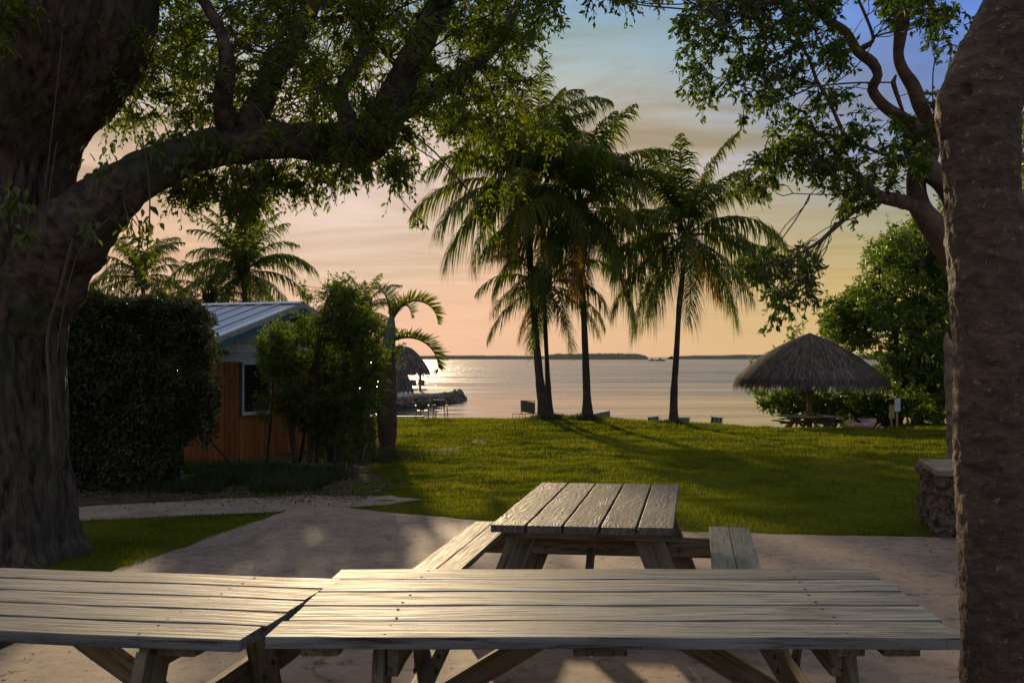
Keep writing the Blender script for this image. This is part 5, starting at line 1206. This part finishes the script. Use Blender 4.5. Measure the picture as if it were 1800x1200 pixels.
# sand bench under the chairs so that they stand on it
def beach_z(X, Y): return 0*X-1.86
bx0, bx1 = at(1090, 740, 43).x, at(1330, 740, 43).x
sb = sheet('beach', [(bx0-2.5, 38.6), (bx1+1.0, 38.2), (bx1+1.5, 44.5), (bx0-2.5, 44.5)], m_sand, 0, .3, .15, lambda X, Y: 0*X-1.84); tag(sb, kind='structure')
for o in bpy.data.objects:
    if o.name.startswith('beach_chair'): o.location.z = max(o.location.z, -1.84) if o.location.z > -1.84 else -1.84
def arm_chair(label, loc, rz, rounded):
    t = empty('garden_chair', loc, rz); tag(t, label, 'garden chair', 'garden chairs by the seawall'); mp_ = simple('dark_resin', (.06, .055, .045), .5) if 'dark_resin' not in bpy.data.materials else bpy.data.materials['dark_resin']
    for sx in (-1, 1):
        for y0, y1, h in ((-.22, -.30, .40), (.24, .30, .64)):
            m1 = MB(); m1.board((sx*.25, y0, h), (sx*.29, y1, 0), .05, .035, (1, 0, 0)); obj('leg', m1.mesh('leg'), mp_, t)
        m2 = MB(); m2.board((sx*.29, -.26, .64), (sx*.29, .32, .64), .05, .03); obj('armrest', m2.mesh('armrest'), mp_, t)
    obj('seat', MB().box((0, 0, .41), (.50, .50, .03), .006).mesh('seat'), mp_, t)
    if rounded:
        for k in range(9):
            a = (k-4)*.22; m3 = MB(); m3.board((math.sin(a)*.10, -.24, .43), (math.sin(a)*.36, -.34, .43+.43*math.cos(a*.8)), .040, .016, (0, 1, 0)); obj('back_slat', m3.mesh('back_slat'), mp_, t)
        m4 = MB(); m4.tube([(math.sin(a)*.37, -.34, .43+.44*math.cos(a*.8)) for a in np.linspace(-1.85, 1.85, 18)], .02, 6); obj('back_rim', m4.mesh('back_rim'), mp_, t)
    else:
        for k in range(6): m3 = MB(); m3.board((-.20+.08*k, -.24, .42), (-.20+.08*k, -.36, .88), .035, .018, (0, 1, 0)); obj('back_slat', m3.mesh('back_slat'), mp_, t)
        m4 = MB(); m4.board((-.26, -.365, .90), (.26, -.365, .90), .05, .03); m4.board((-.25, -.24, .42), (-.25, -.36, .90), .035, .03, (0, 1, 0)); m4.board((.25, -.24, .42), (.25, -.36, .90), .035, .03, (0, 1, 0)); obj('back_frame', m4.mesh('back_frame'), mp_, t)
    return t
arm_chair('dark garden chair with rounded fan back facing the bay', gplace(742, 736, 43.6), .15, True)
arm_chair('dark garden chair with upright straight slats facing the bay', gplace(774, 736, 43.6), -.08, False)
cb_ = MB(); V_, Q_, T_ = cbox((.72, .5, .42), .02); V_[:, 2] += np.where(V_[:, 0] < 0, -.05, .03); cb_.add(V_, [Q_, T_]); pc = at(1055, 742, 36.4); o = obj('concrete_block', cb_.mesh('concrete_block'), m_pale); o.location = (pc.x, 36.4, pc.z+.19); o.rotation_euler = (0, math.radians(-4), .1); tag(o, 'tilted grey concrete block on the crest right of the middle palm', 'concrete block')

# ------------------------------------------------------------------ jetty, hut and small umbrella across the inlet
jz = -1.33
jt = empty('jetty', (-15, 78, jz)); tag(jt, 'low rock jetty with a flat top reaching into the bay behind the garden chairs', 'jetty')
jp = [(-60, 64), (-17.5, 66), (-14.3, 72), (-11.2, 82.5), (-10.9, 88), (-13, 92), (-60, 96)]
jb = MB(); n = len(jp); V = [(x, y, jz) for x, y in jp]+[(x+(.4 if x > -50 else 0), y-.3, SEA-1.2) for x, y in jp]
bm = bmesh.new(); vs_ = [bm.verts.new(v) for v in V]; bm.faces.new(vs_[:n]); [bm.faces.new((vs_[i], vs_[n+i], vs_[n+(i+1) % n], vs_[(i+1) % n])) for i in range(n)]; bmesh.ops.recalc_face_normals(bm, faces=bm.faces[:]); me = bpy.data.meshes.new('deck'); bm.to_mesh(me); bm.free()
link_local(obj('deck', me, m_pale), jt)
rk = bpy.data.materials['limestone_rock']; bmesh_l = smesh
for i in range(len(jp)-2):
    a = Vector((*jp[i], 0)); b_ = Vector((*jp[i+1], 0)); 
    if i == 0: a = Vector((-30, 65.4, 0))
    L = (b_-a).length; k = int(L/.62)
    for j in range(k):
        p = a.lerp(b_, (j+.5)/k)
        for z_, d, off in ((jz-.42, .62, -.12), (SEA+.10, .95, -.5)):
            o = obj('boulder', bmesh_l[random.randrange(8)], None, jt); o.location = Vector((p.x+random.uniform(-.1, .1), p.y+off*(1 if i < 3 else -1)+random.uniform(-.15, .15), z_+random.uniform(-.10, .10)))-jt.location; s = d*random.uniform(.8, 1.25); o.scale = (s*1.1, s, s*.75); o.rotation_euler = (random.uniform(0, 6), random.uniform(-.4, .4), random.uniform(0, 6))
ht = empty('thatched_hut', (at(700, 686, 84).x, 84, jz)); tag(ht, 'open thatched hut on posts at the end of the jetty', 'hut')
thatch(ht, 2.7, 1.7-26/F*84-jz, 1.7+16/F*84-jz, lambda q: (1-q)+.35*np.sin(PI*q), 9000, .7, .07, 9)
for i, a in enumerate((-.35, -1.25, -2.2, -3.0, .7, 1.9)):
    mm = MB(); mm.tube([(math.cos(a)*2.2, math.sin(a)*2.2, 0), (math.cos(a)*2.2, math.sin(a)*2.2, 1.9)], .09, 8); obj('post', mm.mesh('post'), m_tan, ht)
ub = empty('small_thatched_umbrella', (at(684, 690, 64).x, 66.5, jz)); tag(ub, 'small shaggy thatched umbrella seen just right of the swollen palm trunk', 'beach umbrella')
thatch(ub, 1.15, .75, 2.5, lambda q: (1-q)+.25*np.sin(PI*q), 4000, .5, .06, 12); mm = MB(); mm.tube([(0, 0, 0), (0, 0, 2.4)], .07, 8); obj('post', mm.mesh('post'), m_tan, ub)
for px, lab in ((726, 'pale lounge chair on the jetty, left one beneath the hut roof'), (741, 'pale lounge chair on the jetty beside the right hut post')):
    p = at(px, 686, 89.5); lounge(lab, (p.x, 89.5, jz), 0, 1.0, 'lounge chairs on the jetty')
for px, lab, s in ((1146, 'tiny white motorboat far out on the bay, left of its twin', 1.0), (1160, 'tiny motorboat far out on the bay, nearer the right palm', 1.3)):
    t = empty('motorboat', (at(px, 632, 900).x, 900, SEA)); t.scale = (s, s, s); tag(t, lab, 'boat', 'motorboats far out on the bay')
    hl = MB(); V = []; 
    for i, (x, w_, zb_) in enumerate(((-3.5, 1.1, 0), (-1, 1.3, 0), (2, 1.1, .1), (4, .05, .5))): V += [(x, -w_, 1.0+.1*i), (x, w_, 1.0+.1*i), (x, w_*.5, zb_-.3), (x, -w_*.5, zb_-.3)]
    Q = [];
    for i in range(3):
        for j in range(4): Q.append((i*4+j, i*4+(j+1) % 4, i*4+4+(j+1) % 4, i*4+4+j))
    Q.append((0, 3, 2, 1)); hl.add(V, [np.array(Q)]); obj('hull', hl.mesh('hull'), m_white, t)
    cbn = MB(); cbn.box((0, 0, 1.7), (2.2, 1.6, 1.2), .1); cbn.box((-.2, 0, 2.6), (2.8, 1.9, .1)); obj('cabin', cbn.mesh('cabin'), m_white, t)

# ------------------------------------------------------------------ grass, litter, undergrowth
M = Mat('grass_blades'); g = M.n('ShaderNodeNewGeometry'); c = M.ramp(g.outputs['Random Per Island'], [(0, (.055, .078, .006)), (.5, (.105, .13, .010)), (.85, (.14, .16, .015)), (1, (.17, .165, .045))]); pn = M.noise(M.coord('Object'), .9, 5, .65); c = M.mix(M.ramp(pn, [(.38, .75), (.52, 0.0)]), c, (.035, .055, .006)); c = M.mix(M.ramp(pn, [(.54, 0.0), (.68, .55)]), c, (.17, .155, .045))
p = M.bsdf(c, .7, None, .06); t_ = M.n('ShaderNodeBsdfTranslucent'); M.l(M.mix(1.0, c, (1.6, 1.5, .6), 'MULTIPLY'), t_.inputs[0]); ms = M.n('ShaderNodeMixShader'); ms.inputs[0].default_value = .55; M.l(p.outputs[0], ms.inputs[1]); M.l(t_.outputs[0], ms.inputs[2]); M.l(ms.outputs[0], M.out.inputs[0]); m_grass = M.m
sheets_ = [patio_poly, path_poly, soil_poly]
def blades(mb, X, Y, h, wdt, lean=.5, z=None):
    n = len(X); Z = gz(X, Y) if z is None else z; a = rng.uniform(0, 2*PI, n); b = rng.uniform(0, 2*PI, n); H_b = h*rng.uniform(.5, 1.3, n); W_b = wdt*rng.uniform(.6, 1.3, n)
    base = np.stack([X, Y, Z-.004], -1); s = np.stack([np.cos(a), np.sin(a), 0*a], -1)*(W_b/2)[:, None]; ln = lean*rng.random(n)
    tip = base+np.stack([np.cos(b)*H_b*ln, np.sin(b)*H_b*ln, H_b], -1)
    V = np.stack([base-s, base+s, tip], 1).reshape(-1, 3); mb.add(V, [np.arange(n*3).reshape(-1, 3)])
gm = MB()
def scatter(n, x0, x1, y0, y1, h, w_, clump=0, thr=None):
    X = rng.uniform(x0, x1, n); Y = rng.uniform(y0, y1, n); k = np.ones(n, bool)
    for pl in sheets_: k &= ~inpoly(X, Y, np.array(pl))
    dens = fbm(X*1.1, Y*1.3, 3); k &= rng.random(n) < .72+dens*.5
    k &= np.abs((X/np.maximum(Y, .1))+.07) < .60
    hh = h*(1+1.1*fbm(X*.9+30, Y*1.5, 3)[k]); blades(gm, X[k], Y[k], hh, w_)
scatter(110000, -5.5, 6, 8.6, 12.5, .040, .006); scatter(30000, -6, -2.4, 7.0, 10.8, .045, .006); scatter(130000, -6, 8, 12, 19, .05, .010); scatter(120000, -9, 13, 18.5, 28, .06, .018); scatter(90000, -13, 15, 27, 36, .07, .028); scatter(25000, -13, -2.5, 35, 45.2, .07, .035)
# ragged grass at the sheet edges
for poly in (patio_poly[1:9],):
    for (a, b) in zip(poly[:-1], poly[1:]):
        L = math.dist(a, b); k = int(L*700); t = rng.random(k); X = a[0]+(b[0]-a[0])*t; Y = a[1]+(b[1]-a[1])*t+np.abs(rng.normal(0, .05, k)); blades(gm, X+rng.normal(0, .03, k), Y, .045, .006, .8)
o = obj('grass', gm.mesh('grass'), m_grass); tag(o, kind='stuff')
# tall dark grass and weeds along the cottage foot
wm = MB(); X = rng.uniform(-8.3, -3.6, 26000); Y = 12.6+np.abs(rng.normal(0, 1.6, 26000)); X2 = rng.uniform(-7.5, -4.5, 9000); Y2 = rng.uniform(14.6, 16.8, 9000)
X = np.concatenate([X, X2]); Y = np.concatenate([Y, Y2]); k = fbm(X*1.5, Y*1.5, 3) > -.12; X = X[k]; Y = Y[k]; blades(wm, X, Y, .10+.14*np.clip(fbm(X*.8, Y*.8, 2)+.3, 0, 1)+.06*(Y > 14.5), .014, .9)
X = rng.normal(-3.95, .45, 5000); Y = rng.normal(19.0, .5, 5000); blades(wm, X, Y, .16, .014, .9)
for (px, Yp) in ((958, 33), (968, 33.8), (1033, 32.8), (1184, 32.8)):
    cx = (px-PX)/F*Yp; X = rng.normal(cx, .28, 1500); Y = rng.normal(Yp, .25, 1500); blades(wm, X, Y, .16, .02, .7)
o = obj('tall_grass', wm.mesh('tall_grass'), leafmat('tall_grass_blades', [(.02, .03, .012), (.05, .07, .02)], .3)); tag(o, kind='stuff')
# fallen leaves
lm = MB(); n = 6000; X = np.concatenate([rng.uniform(-8.5, -2.6, n), rng.uniform(-4, 4.5, 900), rng.uniform(-4.5, 6, 1800)]); Y = np.concatenate([rng.normal(12.9, .8, n), rng.uniform(4.8, 10.5, 900), rng.uniform(9, 18, 1800)])
Z = gz(X, Y)+.016+.03*rng.random(len(X)); P = np.stack([X, Y, Z], -1); D = unit(len(X)); D[:, 2] *= .25; Nn = unit(len(X))*.35; Nn[:, 2] += 1
Vl, Fl = leaf_arrays(P, D, Nn, np.where(np.arange(len(X)) < n,   .055, .026)*rng.uniform(.5, 1.3, len(X)), .45, .3); lm.add(Vl, [Fl])
o = obj('fallen_leaves', lm.mesh('fallen_leaves'), leafmat('dead_leaves', [(.03, .022, .015), (.06, .042, .028), (.16, .12, .08)], .15, .7)); tag(o, kind='stuff')
